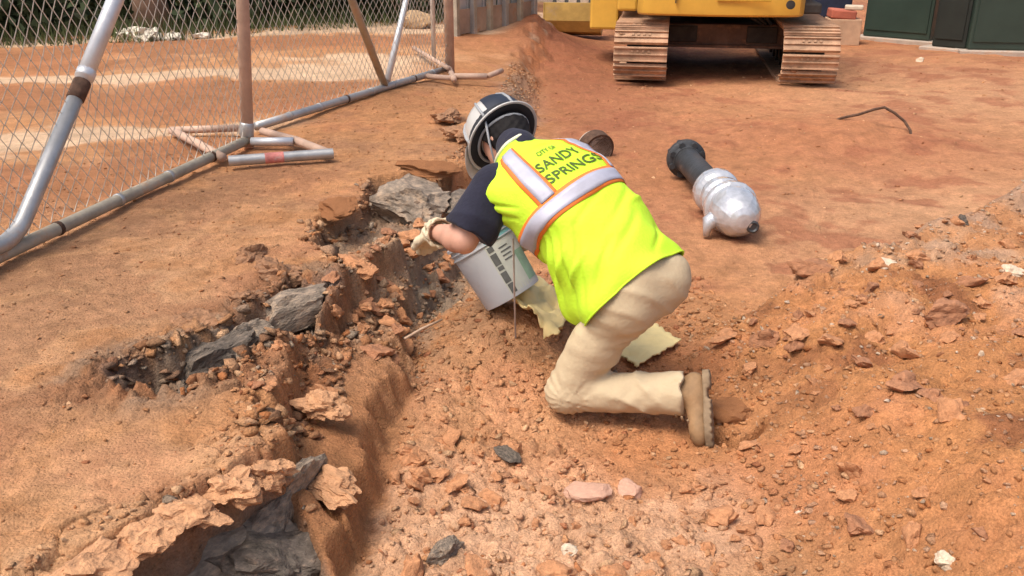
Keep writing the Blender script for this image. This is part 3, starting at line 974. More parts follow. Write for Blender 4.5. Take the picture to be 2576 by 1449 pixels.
# far panel
GA = onz(645, 318, 0.40)
GBt = onz(1132, 170, 0.38)
fq = empty('chain_link_fence', (GBt.x, GBt.y, 0.38))
tag(fq, 'far chain-link fence panel with two tubes meeting in a V at its rail', 'fence', 'temporary chain-link fence panels')
dG = (GBt - GA).normalized()
sub(fq, MB().tube([GA + (GBt - GA) * t for t in (0, .25, .5, .75, 1)], 0.029, 12), 'bottom_rail', M_GALV, True)
sub(fq, MB().tube([GBt + Vector((0, 0, -0.05)), GBt + Vector((0, 0, 1.9))], 0.045, 12), 'post', M_DUSTY, True)
sub(fq, MB().tube([GA + Vector((0, 0, 1.88)), GBt + Vector((0, 0, 1.88))], 0.026, 12), 'top_rail', M_GALV, True)
V0 = onz(962, 216, 0.40)
sV = (V0 - GA).dot(dG)
V0 = GA + dG * sV + Vector((0, 0, 0.02))
va = at(885, 0, V0.y - 0.75)
vb = at(1022, 0, V0.y + 0.55)
sub(fq, MB().tube([V0, va, va + (va - V0) * 0.6], 0.030, 12), 'brace_tube', M_OLIVEP, True)
sub(fq, MB().tube([V0 + Vector((0.02, 0.03, 0.03)), vb, vb + (vb - V0) * 0.6], 0.027, 12), 'brace_tube', M_GALVB, True)
c = chain_link(GA, GBt, 0.03, 1.85, 'chain_link_mesh', fq, seed=4)
c.matrix_parent_inverse = Matrix.Translation(fq.location).inverted()

for fn_, a__, b__, n__t in ((fp, FA, FBt, 7), (fq, GA, GBt, 8)):
    for k in range(1, n__t):
        c_ = a__ + (b__ - a__) * (k / n__t)
        dr_ = (b__ - a__).normalized()
        sub(fn_, MB().tube([c_ - dr_ * 0.012, c_ - dr_ * 0.010, c_ + dr_ * 0.010, c_ + dr_ * 0.012], [0.029, 0.0325, 0.0325, 0.029], 12), 'tie_band', M_RUSTBAND if k % 3 == 0 else M_GALV, True)
sub(fp, MB().tube([FBt + Vector((0, 0, 0.02)), FBt + Vector((0.0, 0, 0.03)), FBt + Vector((0.008, 0, 0.10)), FBt + Vector((0.009, 0, 0.11))], [0.037, 0.043, 0.043, 0.037], 14), 'post_clamp', M_GALV, True)

# slim upright post behind the far panel
pA = onz(1092, 150, 0.36)
tag(MB().tube([pA, pA + Vector((0, 0, 1.9))], 0.024, 10).build('fence_post', M_GALVB, None, True), 'slim pale post just left of the thick clay-stained post', 'post')
pB0, pB1 = onz(1040, 120, 0.42), onz(1128, 172, 0.42)
tag(MB().tube([pB0, pB1], 0.022, 10).build('stay_pipe', M_DUSTY, None, True), 'dusty pipe lying slantwise to the foot of the thick post', 'pipe')

# pipe feet
FZ = 0.40
fs = empty('fence_stand', tuple(onz(700, 380, FZ)))
tag(fs, 'pipe foot frame of the fence with pink paint on its front pipe', 'fence foot')
sub(fs, MB().pipe(onz(575, 405, FZ), onz(838, 386, FZ), 0.030), 'front_pipe', M_GALV, auto=40)
p0, p1 = onz(575, 405, FZ), onz(838, 386, FZ)
sub(fs, MB().tube([p0 + (p1 - p0) * 0.34, p0 + (p1 - p0) * 0.52], 0.0308, 14, False), 'paint_mark', mat('pink_paint', (0.58, 0.20, 0.17), 0.7, var=0.35, scale=25, dust=0.42, dustcol=(0.5, 0.38, 0.33), dscale=14), True)
sub(fs, MB().tube([onz(742, 352, FZ), onz(828, 386, FZ)], 0.026, 10), 'side_pipe', M_DUSTY, True)
sub(fs, MB().tube([onz(632, 356, FZ), onz(738, 356, FZ)], 0.026, 10), 'cross_pipe', M_GALVB, True)
sub(fs, MB().tube([onz(560, 396, FZ), onz(505, 365, FZ), onz(432, 328, FZ)], 0.026, 10), 'side_pipe', M_DUSTY, True)
sub(fs, MB().tube([onz(432, 328, FZ), onz(600, 322, FZ)], 0.024, 10), 'back_pipe', M_DUSTY, True)
sub(fs, MB().tube([onz(660, 330, FZ), onz(742, 352, FZ)], 0.024, 10), 'back_pipe', M_DUSTY, True)
ft = empty('fence_stand', tuple(onz(1180, 190, 0.38)))
tag(ft, 'low pipe foot frame at the thick far post', 'fence foot')
q = lambda X, Y: onz(X, Y, 0.38)
sub(ft, MB().tube([q(1075, 192), q(1140, 197)], 0.024, 10), 'front_pipe', M_DUSTY, True)
sub(ft, MB().tube([q(1140, 192), q(1225, 192)], 0.028, 10), 'front_pipe', M_DUSTY, True)
sub(ft, MB().tube([q(1228, 191), q(1262, 178)], 0.024, 10), 'side_pipe', M_DUSTY, True)
sub(ft, MB().tube([q(1130, 172), q(1142, 200)], 0.026, 10), 'side_pipe', M_DUSTY, True)
sub(ft, MB().tube([q(1000, 205), q(1080, 190)], 0.022, 10), 'side_pipe', M_DUSTY, True)


# ================================================================ EXCAVATOR
M_YEL = mat('excavator_yellow', (0.66, 0.37, 0.055), 0.45, var=0.10, scale=3, bump=0.04, bscale=30, dust=0.24, dustcol=(0.47, 0.30, 0.13), dscale=2.5, coat=0.2)
M_YELD = mat('muddy_yellow', (0.52, 0.33, 0.09), 0.6, var=0.25, scale=4, bump=0.1, bscale=30, dust=0.36, dustcol=(0.42, 0.30, 0.20), dscale=3)
M_SHOE = mat('clay_worn_steel', (0.42, 0.255, 0.155), 0.85, 0.05, var=0.4, scale=7, bump=0.35, bscale=40, dust=0.4, dustcol=(0.50, 0.28, 0.17))
M_MUD = mat('packed_clay', (0.36, 0.19, 0.10), 0.95, var=0.35, scale=10, bump=0.4, bscale=60)
M_DARK = mat('dark_greasy_steel', (0.045, 0.038, 0.033), 0.7, 0.2, var=0.5, scale=6, bump=0.3, bscale=30, dust=0.22, dustcol=(0.20, 0.11, 0.07))
M_FRAME = mat('dusty_undercarriage', (0.14, 0.085, 0.06), 0.85, 0.05, var=0.4, scale=4, bump=0.3, bscale=30, dust=0.45, dustcol=(0.32, 0.17, 0.10))
M_BUCKET = mat('worn_bucket_steel', (0.38, 0.31, 0.24), 0.6, 0.25, var=0.35, scale=5, bump=0.2, bscale=25, dust=0.4)
M_GLASS = mat('dark_cab_glass', (0.03, 0.04, 0.045), 0.08, 0.0, var=0.1, spec=0.6)
M_RUBBER = mat('black_rubber', (0.03, 0.03, 0.03), 0.8, var=0.3, dust=0.2)

ex_rear = (onz(1545, 208, 0.02) + onz(2098, 226, 0.02)) / 2
ang_ex = -math.atan2(0.40, 2.30)
excav = empty('excavator', (ex_rear.x, ex_rear.y, 0.02), ang_ex)
tag(excav, 'yellow tracked excavator seen from behind with clay-coated tracks', 'excavator')
TR, TLEN, TW = 0.265, 3.55, 0.58
PITCH_S = 0.172


def stadium(s_):
    """point and outward normal on the track loop in the (y,z) plane"""
    Ls = TLEN - 2 * TR
    P = 2 * Ls + 2 * math.pi * TR
    s_ = s_ % P
    zc = TR + 0.05
    if s_ < Ls:
        return (TR + s_, zc - TR), (0, -1)
    s_ -= Ls
    if s_ < math.pi * TR:
        a = -math.pi / 2 + s_ / TR
        return (TLEN - TR + TR * math.cos(a), zc + TR * math.sin(a)), (math.cos(a), math.sin(a))
    s_ -= math.pi * TR
    if s_ < Ls:
        return (TLEN - TR - s_, zc + TR), (0, 1)
    s_ -= Ls
    a = math.pi / 2 + s_ / TR
    return (TR + TR * math.cos(a), zc + TR * math.sin(a)), (math.cos(a), math.sin(a))


shoe = MB()
shoe.box((0, 0, 0.012), (TW, PITCH_S * 0.93, 0.022), None, 0.004)
for gy in (-0.068, 0.0, 0.068):
    shoe.box((0, gy, 0.032), (TW, 0.016, 0.028 if gy else 0.020), None, 0.003)
for bx_ in (-0.09, -0.03, 0.03, 0.09):
    shoe.box((bx_, 0.034, 0.028), (0.026, 0.026, 0.014))
shoe_me = shoe.mesh('track_shoe')
shoe_me.materials.append(M_SHOE)
track_x = []
for X0, X1 in ((1545, 1680), (1962, 2098)):
    a_, b_ = onz(X0, 208, 0.02), onz(X1, 208, 0.02)
for side in (-1, 1):
    cx = side * 0.895
    tr = MB()
    poly = [(0.30, 0.18), (0.42, 0.12), (TLEN - 0.42, 0.12), (TLEN - 0.30, 0.18), (TLEN - 0.30, 0.45), (TLEN - 0.5, 0.50), (0.5, 0.50), (0.30, 0.45)]
    tr.prism(poly, cx - 0.15, cx + 0.15, 0)
    t_o = tr.build('track', M_FRAME, excav)
    for k in range(int((2 * (TLEN - 2 * TR) + 2 * math.pi * TR) / PITCH_S)):
        (yy, zz), (n_y, n_z) = stadium(k * PITCH_S + (0.06 if side < 0 else 0.10))
        o = link('track_shoe', shoe_me, None, t_o)
        o.location = (cx, yy, zz)
        o.rotation_euler = (math.atan2(-n_y, n_z), 0, 0)
    for yc_ in (TR, TLEN - TR):
        Mx = Matrix.Translation((cx, yc_, TR + 0.05)) @ Matrix.Rotation(R(90), 4, 'Y')
        w_ = MB().lathe([(0.05, -0.16), (0.18, -0.15), (0.21, -0.10), (0.21, 0.10), (0.18, 0.15), (0.05, 0.16)], Mx, 28)
        for k in range(14):
            a = 2 * math.pi * k / 14
            w_.box((cx, yc_ + 0.22 * math.cos(a), TR + 0.05 + 0.22 * math.sin(a)), (0.06, 0.05, 0.05), Matrix.Rotation(a, 3, 'X'))
        w_.build('sprocket' if yc_ == TR else 'idler', M_DARK, t_o, auto=35)
    for k in range(7):
        yy = 0.62 + k * (TLEN - 1.24) / 6
        Mx = Matrix.Translation((cx, yy, 0.145)) @ Matrix.Rotation(R(90), 4, 'Y')
        MB().lathe([(0.03, -0.17), (0.085, -0.165), (0.085, -0.06), (0.065, -0.05), (0.065, 0.05), (0.085, 0.06), (0.085, 0.165), (0.03, 0.17)], Mx, 18).build('roller', M_DARK, t_o, auto=35)
    PV, PF, nb__ = [], [], 0
    for k in range(170):
        (yy, zz), (n_y, n_z) = stadium(rng.random() * 8.0)
        v_, f_ = VAR[k % 12]
        sz_ = rng.uniform(0.015, 0.05)
        q_ = v_ * sz_ * np.array((1.6, 1.0, 0.8)) + np.array((cx + rng.uniform(-0.27, 0.27), yy + n_y * 0.022, zz + n_z * 0.022))
        PV.append(q_)
        PF.append(f_ + nb__)
        nb__ += len(v_)
    tag(link('packed_mud', np_mesh('packed_mud', np.concatenate(PV), np.concatenate(PF)), M_MUD, t_o), kind='stuff')
# carbody between the tracks
cb = MB()
cb.box((0, 1.75, 0.43), (1.55, 1.5, 0.26), None, 0.04)
cb.build('carbody', M_FRAME, excav)
b_ = MB().box((0, 0.92, 0.45), (1.52, 0.16, 0.24), None, 0.015)
b_.box((0, 0.90, 0.325), (1.52, 0.20, 0.03))
b_.build('cross_beam', M_FRAME, excav)
MB().box((0, 2.6, 0.42), (1.52, 0.16, 0.26), None, 0.015).build('cross_beam', M_FRAME, excav)
for sx in (-0.45, 0.45):
    MB().box((sx, 0.825, 0.46), (0.34, 0.04, 0.18), None, 0.01).build('cover_plate', M_DARK, excav)
MB().lathe([(0.05, 0.60), (0.52, 0.60), (0.52, 0.70), (0.58, 0.70), (0.58, 0.76), (0.05, 0.76)], Matrix.Translation((0, 1.75, 0)), 36).build('swing_bearing', M_DARK, excav, auto=35)
MB().box((0.05, 1.42, 0.80), (1.86, 2.4, 0.11), None, 0.02).build('deck_underside', M_DARK, excav)
ho = MB()
for k in range(3):
    ho.tube([(0.25 + 0.1 * k, 0.75, 0.84), (0.3 + 0.08 * k, 0.62, 0.66), (0.42 + 0.05 * k, 0.70, 0.60), (0.5, 0.85, 0.62)], 0.018, 8)
ho.build('hydraulic_hose', M_RUBBER, excav, True)
# counterweight: curved back, rounded lower edge
cw = MB()
prof = []
CWL, CWR = -0.96, 0.80
n_ = 28
rows = [(0.035, 0.725), (0.008, 0.745), (0.0, 0.79), (-0.01, 1.15), (0.0, 1.58), (0.05, 1.70), (0.16, 1.76)]
plan = []
for i in range(n_ + 1):
    u = i / n_
    x = CWL + (CWR - CWL) * u
    e = min(u, 1 - u) * (CWR - CWL)
    y = 0.06 + 0.10 * (2 * u - 1) ** 2
    if e < 0.14:
        y += 0.14 - math.sqrt(max(0, 0.14 ** 2 - (0.14 - e) ** 2))
    plan.append((x, y))
for k_, (inset, zz) in enumerate(rows):
    for x, y in plan:
        xx = x * (1 - 0.25 * max(inset, 0))
        cw.v.append((xx, y + inset - 0.10, zz))
    for x in (CWR, CWL):
        cw.v.append((x * (1 - 0.25 * max(inset, 0)), 0.62, zz))
m_ = n_ + 3
for k_ in range(len(rows) - 1):
    for i in range(m_):
        j = (i + 1) % m_
        cw.f.append((k_ * m_ + i, k_ * m_ + j, (k_ + 1) * m_ + j, (k_ + 1) * m_ + i))
cw.f.append(tuple(range(m_)))
cw.f.append(tuple((len(rows) - 1) * m_ + i for i in range(m_)))
cwo = cw.build('counterweight', M_YEL, excav, auto=30)
MB().lathe([(0.0, 0.0), (0.045, 0.0), (0.045, 0.03), (0.0, 0.03)], Matrix.Translation((0.62, -0.066, 0.86)) @ Matrix.Rotation(R(90), 4, 'X'), 18).build('lifting_hole', M_DARK, cwo)
MB().box((0.15, -0.060, 0.90), (0.55, 0.02, 0.03), None, 0.006).build('recess_shade_strip', mat('yellow_shadow_plate', (0.50, 0.28, 0.03), 0.6, var=0.15), cwo)  # raised strip in darker yellow, painted as the shadow of a recess
MB().box((-0.55, -0.045, 1.22), (0.012, 0.04, 0.72)).build('panel_seam', M_DARK, cwo)
for sx in (-0.75, 0.55):
    MB().box((sx, -0.045, 1.38), (0.14, 0.05, 0.09), None, 0.01).build('rear_lamp', mat('red_lens', (0.45, 0.03, 0.02), 0.3), cwo)
# house, cab, deck at the left
MB().box((0.10, 1.55, 1.42), (1.78, 1.75, 0.95), None, 0.05).build('engine_hood', M_YEL, excav)
cabo = MB().box((-0.62, 2.55, 1.85), (0.80, 1.25, 1.75), None, 0.08).build('cab', M_YEL, excav)
MB().box((-0.62, 1.918, 2.2), (0.62, 0.02, 0.7)).build('rear_window', M_GLASS, cabo)
MB().box((-1.022, 2.55, 2.15), (0.015, 1.0, 0.8)).build('side_window', M_GLASS, cabo)
MB().box((-1.10, 1.20, 0.98), (0.24, 0.75, 0.56), None, 0.03).build('side_locker', M_YEL, excav)
MB().box((-1.42, 2.1, 0.72), (0.36, 1.0, 0.62), None, 0.03).build('step_box', M_YEL, excav)
MB().box((-1.10, 1.62, 0.86), (0.34, 0.35, 0.06)).build('step_plate', M_DARK, excav)
MB().box((-0.985, 0.74, 1.05), (0.05, 0.05, 0.36)).build('side_bracket', M_DARK, excav)
# boom, stick and bucket reaching out ahead to the left
bm_ = MB()
bx = lambda pts, wd: pts
p_foot, p_knee, p_tip = Vector((-0.1, 2.6, 1.3)), Vector((-0.75, 4.0, 2.9)), Vector((-1.05, 5.1, 2.3))


def beam(mb, a, b, w0, h0, w1, h1):
    a, b = Vector(a), Vector(b)
    d = (b - a).normalized()
    u = d.cross(Vector((0, 0, 1))).normalized()
    v = u.cross(d)
    vs = [a + u * sx * w0 / 2 + v * sy * h0 / 2 for sx, sy in ((-1, -1), (1, -1), (1, 1), (-1, 1))]
    vs += [b + u * sx * w1 / 2 + v * sy * h1 / 2 for sx, sy in ((-1, -1), (1, -1), (1, 1), (-1, 1))]
    mb.add(vs, [(0, 1, 2, 3), (4, 7, 6, 5), (0, 4, 5, 1), (1, 5, 6, 2), (2, 6, 7, 3), (3, 7, 4, 0)])
    return mb


beam(beam(MB(), p_foot, p_knee, 0.34, 0.40, 0.34, 0.55), p_knee, p_tip, 0.34, 0.55, 0.30, 0.35).build('boom', M_YEL, excav)
p_st0, p_st1 = Vector((-1.05, 5.0, 2.45)), Vector((-1.85, 4.35, 0.62))
beam(MB(), p_st0, p_st1, 0.26, 0.36, 0.22, 0.24).build('stick', M_YEL, excav)
MB().tube([p_knee + Vector((0.0, 0.2, 0.35)), p_st0 + Vector((0, 0.1, 0.3))], 0.06, 10).build('stick_cylinder', M_DARK, excav, True)
bk = MB()
bp_ = [(-0.36, 0.50), (-0.36, 0.24), (-0.26, 0.07), (-0.05, 0.0), (0.24, 0.08), (0.36, 0.34), (0.32, 0.38), (0.19, 0.13), (-0.05, 0.05), (-0.22, 0.11), (-0.31, 0.26), (-0.30, 0.50)]
bk.prism([(a + 4.25, b + 0.06) for a, b in bp_], -2.50, -1.65, 0)
for sx in (-2.50, -1.65):
    bk.prism([(a + 4.25, b + 0.06) for a, b in bp_[:6]], sx - 0.012, sx + 0.012, 0)
bk_o = bk.build('bucket', M_YELD, excav)
for k in range(5):
    MB().prism([(4.62, 0.44), (4.68, 0.44), (4.70, 0.60)], -2.47 + k * 0.19, -2.41 + k * 0.19, 0).build('tooth', M_DARK, bk_o)

# ================================================================ CABINETS AND OTHER THINGS AT THE BACK
M_GREEN = mat('dark_green_enamel', (0.026, 0.047, 0.036), 0.45, var=0.2, scale=2, bump=0.05, bscale=20, dust=0.10, dustcol=(0.10, 0.08, 0.06), dscale=2, coat=0.15)
M_GREEND = mat('blackish_green', (0.016, 0.020, 0.016), 0.6, var=0.3, scale=3, dust=0.12, dustcol=(0.07, 0.05, 0.04))
M_CONC = mat('concrete_pad', (0.42, 0.34, 0.27), 0.9, var=0.2, scale=6, bump=0.3, bscale=30, dust=0.4)
M_STEEL = mat('bare_steel', (0.4, 0.41, 0.42), 0.4, 0.8, var=0.15)


def cabinet(p0, p1, depth, h, label, m, doors=2):
    p0, p1 = Vector(p0), Vector(p1)
    d = p1 - p0
    wd = d.length
    a = math.atan2(d.y, d.x)
    e = empty('utility_cabinet', (p0.x, p0.y, gz(p0.x, p0.y) - 0.03), a)
    tag(e, label, 'cabinet', 'green utility cabinets')
    MB().box((wd / 2, depth / 2, 0.04), (wd + 0.24, depth + 0.24, 0.08), None, 0.01).build('concrete_pad', M_CONC, e)
    MB().box((wd / 2, depth / 2, 0.08 + h / 2), (wd, depth, h), None, 0.025).build('housing', m, e)
    MB().prism([(-0.04, 0.08 + h), (depth + 0.04, 0.08 + h), (depth + 0.04, 0.14 + h), (depth * 0.5, 0.18 + h), (-0.04, 0.14 + h)], -0.04, wd + 0.04, 0).build('lid', m, e)
    dw = (wd - 0.08) / doors
    for k in range(doors):
        dr = MB().box((0.04 + dw * (k + 0.5), -0.008, 0.08 + h * 0.52), (dw - 0.02, 0.016, h * 0.88), None, 0.004).build('door', m, e)
        for j in range(4):
            MB().box((0.04 + dw * (k + 0.5), -0.019, 0.08 + h * 0.60 + 0.035 * j), (dw * 0.42, 0.010, 0.013)).build('vent_slat', M_GREEND, dr)
        MB().box((0.04 + dw * (k + 0.5) + (dw * 0.36 if k % 2 == 0 else -dw * 0.36), -0.03, 0.08 + h * 0.72), (0.03, 0.03, 0.12), None, 0.006).build('handle', M_STEEL, dr)
        MB().box((0.04 + dw * (k + 0.5), -0.02, 0.08 + h * 0.86), (0.10, 0.006, 0.07)).build('plate', M_STEEL, dr)
    return e


c0, c1 = onz(2168, 98, 0.0), onz(2335, 112, 0.0)
cabinet(c0, c1, 0.9, 1.30, 'dark green cabinet standing between the crate and the blackish block', M_GREEN, 1)
c2, c3 = onz(2330, 124, 0.0), onz(2425, 132, 0.0)
cabinet(c2 + Vector((0.06, 0.0, 0)), c3, 0.8, 1.45, 'narrow blackish block for the dark gap between two green cabinets', M_GREEND, 1)  # blackish colour stands for the dark gap between the green cabinets
c4 = onz(2432, 134, 0.0)
cabinet(c4, c4 + Vector((1.65, -0.28, 0)), 0.9, 1.35, 'dark green cabinet cut off by the right edge', M_GREEN, 2)

# box beside the cabinets
cp = onz(2125, 112, 0.0)
cbx = empty('carton', (cp.x, cp.y + 0.2, gz(cp.x, cp.y) - 0.01), R(-8))
tag(cbx, 'dusty cardboard carton with red top leaning behind the right track', 'carton')
M_CARD = mat('cardboard', (0.50, 0.32, 0.20), 0.85, var=0.2, scale=4, bump=0.2, bscale=20, dust=0.3)
MB().box((0, 0, 0.19), (0.46, 0.45, 0.38), None, 0.012).build('body', M_CARD, cbx)
MB().box((-0.04, -0.02, 0.445), (0.36, 0.40, 0.13), Matrix.Rotation(R(4), 3, 'Y'), 0.02).build('red_pack', mat('faded_red', (0.42, 0.12, 0.07), 0.7, var=0.3, scale=4, dust=0.3), cbx)
MB().box((0.12, -0.06, 0.54), (0.26, 0.26, 0.06), Matrix.Rotation(R(-12), 3, 'Z'), 0.015).build('flap', mat('pale_card', (0.55, 0.45, 0.33), 0.8, var=0.15), cbx)

bm0 = onz(2062, 95, 0.0)
gen = empty('generator', (bm0.x - 0.2, bm0.y + 0.9, gz(bm0.x, bm0.y)), R(-5))
tag(gen, 'dark blue machine with white sticker between excavator and carton', 'machine')
M_BLUE = mat('dark_blue_paint', (0.02, 0.028, 0.055), 0.5, var=0.25, dust=0.1)
MB().box((0.1, 0, 0.62), (1.5, 0.8, 0.75), None, 0.04).build('housing', M_BLUE, gen)
MB().box((0.1, 0, 0.20), (1.3, 0.6, 0.14), None, 0.02).build('chassis', M_DARK, gen)
MB().box((0.15, -0.405, 0.72), (0.17, 0.012, 0.17)).build('sticker', mat('white_sticker', (0.75, 0.72, 0.74), 0.5, var=0.1), gen)
MB().box((0.15, -0.405, 0.92), (0.20, 0.012, 0.10)).build('red_plate', mat('dark_red_plate', (0.20, 0.03, 0.04), 0.5), gen)
for sx in (-0.4, 0.6):
    Mx = Matrix.Translation((sx, -0.36, 0.17)) @ Matrix.Rotation(R(90), 4, 'X')
    MB().lathe([(0.06, -0.05), (0.15, -0.05), (0.17, -0.03), (0.17, 0.03), (0.15, 0.05), (0.06, 0.05)], Mx, 20).build('wheel', M_RUBBER, gen, auto=35)

# grey hoarding at the end of the bank
M_BOARD = mat('weathered_grey_sheet', (0.46, 0.45, 0.43), 0.75, var=0.18, scale=3, bump=0.15, bscale=12, dust=0.16, dustcol=(0.34, 0.24, 0.17), dscale=1.6)
M_BOARDB = mat('bluish_grey_sheet', (0.30, 0.34, 0.35), 0.7, var=0.15, scale=3, dust=0.2, dustcol=(0.34, 0.25, 0.19), dscale=1.6)
h0, h1 = onz(1140, 92, 0.35), onz(1335, 52, 0.40)
hd = (h1 - h0)
hl = hd.length
ho_ = empty('hoarding', (h0.x, h0.y, 0.30), math.atan2(hd.y, hd.x))
tag(ho_, 'weathered grey sheet hoarding with posts at the end of the bank', 'hoarding')
nb = 11
for k in range(nb):
    wv = []
    MB().box(((k + 0.5) * hl / nb, 0.02 * (k % 2) + 0.01, 0.98), (hl / nb - 0.012, 0.018, 1.9), Matrix.Rotation(R(random.uniform(-1, 1)), 3, 'Y')).build('sheet', M_BOARDB if k in (8, 9) else M_BOARD, ho_)
for k in range(6):
    MB().box((k * hl / 5, -0.055, 1.0), (0.07, 0.07, 2.1), None, 0.006).build('post', M_GALV if k % 2 else M_OLIVEP, ho_)
MB().box((hl / 2, -0.02, 0.22), (hl, 0.016, 0.30)).build('kick_board', mat('clay_splashed_board', (0.38, 0.28, 0.21), 0.9, var=0.3, scale=3, dust=0.4), ho_)
bt = onz(1046, 62, 0.35)
boulder('sandstone_block', 1046, 58, 0.42, (0.26, 0.20, 0.16), (0, 0, 10), mat('tan_stone', (0.48, 0.32, 0.18), 0.9, var=0.25, scale=3, bump=0.4, bscale=8), 'tan stone block behind the far fence panel', 61, 1.0, 0.2, cat='stone')

# ================================================================ THE WOOD BEHIND THE FENCE
M_BARK = mat('bark', (0.20, 0.13, 0.085), 0.95, var=0.4, scale=5, bump=0.9, bscale=14)
M_BARKP = mat('pale_bark', (0.34, 0.21, 0.14), 0.95, var=0.3, scale=4, bump=0.7, bscale=14)
M_LEAF = mat('leaves', (0.055, 0.085, 0.028), 0.7, var=0.45, scale=1.6, spec=0.25)
M_LEAFD = mat('shaded_undergrowth_leaves', (0.038, 0.052, 0.022), 0.75, var=0.5, scale=2.0, spec=0.2)  # leaf colour kept low to carry the shade under the crowns
M_TWIG = mat('dead_twigs', (0.10, 0.075, 0.05), 0.9, var=0.3)


def leaf_cloud(name, pts, size, m, parent=None, spread=0.5):
    n = len(pts)
    P = np.asarray(pts)
    a = rng.normal(size=(n, 3))
    a /= np.linalg.norm(a, axis=1)[:, None]
    b = rng.normal(size=(n, 3))
    b -= a * (a * b).sum(1)[:, None]
    b /= np.linalg.norm(b, axis=1)[:, None]
    s_ = size * (0.6 + 0.8 * rng.random((n, 1)))
    q = np.stack([P - a * s_, P + b * s_ * spread, P + a * s_, P - b * s_ * spread], 1).reshape(-1, 3)
    me = np_mesh(name, q, np.arange(4 * n).reshape(n, 4))
    return link(name, me, m, parent)


def tree(x, y, h, r, label, bark, crown_n=2600, seed=0):
    r_ = random.Random(seed)
    z = gz(x, y)
    e = empty('forest_tree', (x, y, z - 0.05))
    tag(e, label, 'tree', 'trees at the edge of the wood')
    pts, rs = [], []
    for k in range(12):
        t = k / 11
        pts.append((0.10 * math.sin(t * 5 + seed) * t * 2, 0.08 * math.cos(t * 4 + seed) * t * 2, t * h * 0.9))
        rs.append(r * (1.0 - 0.75 * t) + (0.6 * r * max(0, 0.08 - t) / 0.08))
    tb = MB().tube(pts, rs, 12)
    tr_o = tb.build('trunk', bark, e, True)
    cl = []
    for k in range(9):
        t = r_.uniform(0.38, 0.95)
        base = Vector(pts[int(t * 11)])
        a = r_.uniform(0, 6.28)
        L = r_.uniform(0.9, 2.0) * (1.25 - t)
        tip = base + Vector((math.cos(a) * L, math.sin(a) * L, L * 0.6))
        MB().tube([base, (base + tip) / 2 + Vector((0, 0, 0.1)), tip], [r * 0.35, r * 0.22, r * 0.06], 7).build('limb', bark, tr_o, True)
        cl.append((tip, r_.uniform(0.7, 1.2)))
    cl.append((Vector(pts[-1]), 1.1))
    P = []
    per = crown_n // len(cl)
    for c_, rad in cl:
        d = rng.normal(size=(per, 3))
        d /= np.linalg.norm(d, axis=1)[:, None]
        P.append(np.array(c_) + d * rad * (0.35 + 0.65 * rng.random((per, 1)) ** 0.5) * np.array((1, 1, 0.7)))
    leaf_cloud('crown', np.concatenate(P), 0.11, M_LEAF, e)
    return e


tp = onz(352, 78, 0.35)
tree(tp.x, tp.y + 0.5, 8.5, 0.19, 'thick pale trunk behind the stone heap at the edge of the wood', M_BARKP, seed=3)
tp2 = onz(300, 95, 0.35)
tree(tp2.x - 0.05, tp2.y + 1.2, 7.5, 0.07, 'thin grey trunk just left of the thick pale trunk', mat('grey_bark', (0.30, 0.29, 0.27), 0.9, var=0.3, bump=0.5), seed=5)
for i, (x, y, h, r, lb) in enumerate([(-8.6, 13.0, 9, 0.16, 'dark trunk in the wood at the far left edge'), (-6.6, 15.5, 9, 0.14, 'dark trunk in the wood left of the thick pale one'),
                                      (-3.2, 16.0, 9, 0.15, 'dark trunk in the wood behind the near fence post'), (-1.8, 16.8, 9, 0.13, 'dark trunk in the wood behind the far fence panel'),
                                      (-5.0, 18.0, 10, 0.2, 'dark trunk deeper in the wood behind the stone heap')]):
    tree(x, y, h, r, lb, M_BARK, seed=20 + i)
# undergrowth: one mass, the shade of the wood put into its leaf colour
UP = []
for _ in range(150):
    x = rng.uniform(-11, 0.0)
    y0 = 13.4 + 0.42 * x + max(0, (x + 4.5)) * 0.25
    y = y0 + 0.5 + abs(rng.normal(0, 1.9))
    if math.hypot(x - tp.x, y - tp.y - 0.3) < 0.75 and y < tp.y + 0.7:
        continue
    rad = rng.uniform(0.35, 0.8)
    hgt = rng.uniform(0.5, 1.5)
    d = rng.normal(size=(150, 3))
    d /= np.linalg.norm(d, axis=1)[:, None]
    UP.append(np.array((x, y, gz(x, y) + hgt * 0.45)) + d * rng.random((150, 1)) ** 0.5 * np.array((rad, rad, hgt * 0.55)))
tag(leaf_cloud('undergrowth', np.concatenate(UP), 0.085, M_LEAFD), 'dark tangled undergrowth at the edge of the wood', 'undergrowth', kind='stuff')
GP = []
nb_ = 3800
gx = rng.uniform(-9, -1.0, nb_)
gy = 13.2 + 0.42 * gx + np.maximum(0, gx + 4.5) * 0.25 + rng.uniform(-0.4, 1.6, nb_)
gzv = np.array([gz(a, b) for a, b in zip(gx, gy)])
hh = rng.uniform(0.08, 0.30, nb_)
lean = rng.normal(0, 0.07, (nb_, 2))
wv = rng.normal(0, 1, (nb_, 2))
wv = wv / np.linalg.norm(wv, axis=1)[:, None] * 0.008
Vg = np.stack([np.stack([gx - wv[:, 0], gy - wv[:, 1], gzv - 0.02], 1), np.stack([gx + wv[:, 0], gy + wv[:, 1], gzv - 0.02], 1), np.stack([gx + lean[:, 0], gy + lean[:, 1], gzv + hh], 1)], 1).reshape(-1, 3)
tag(link('grass', np_mesh('grass', Vg, np.arange(3 * nb_).reshape(nb_, 3)), mat('verge_grass', (0.075, 0.095, 0.03), 0.8, var=0.5, scale=1.5)), 'rough green grass along the verge of the wood', 'grass', kind='stuff')
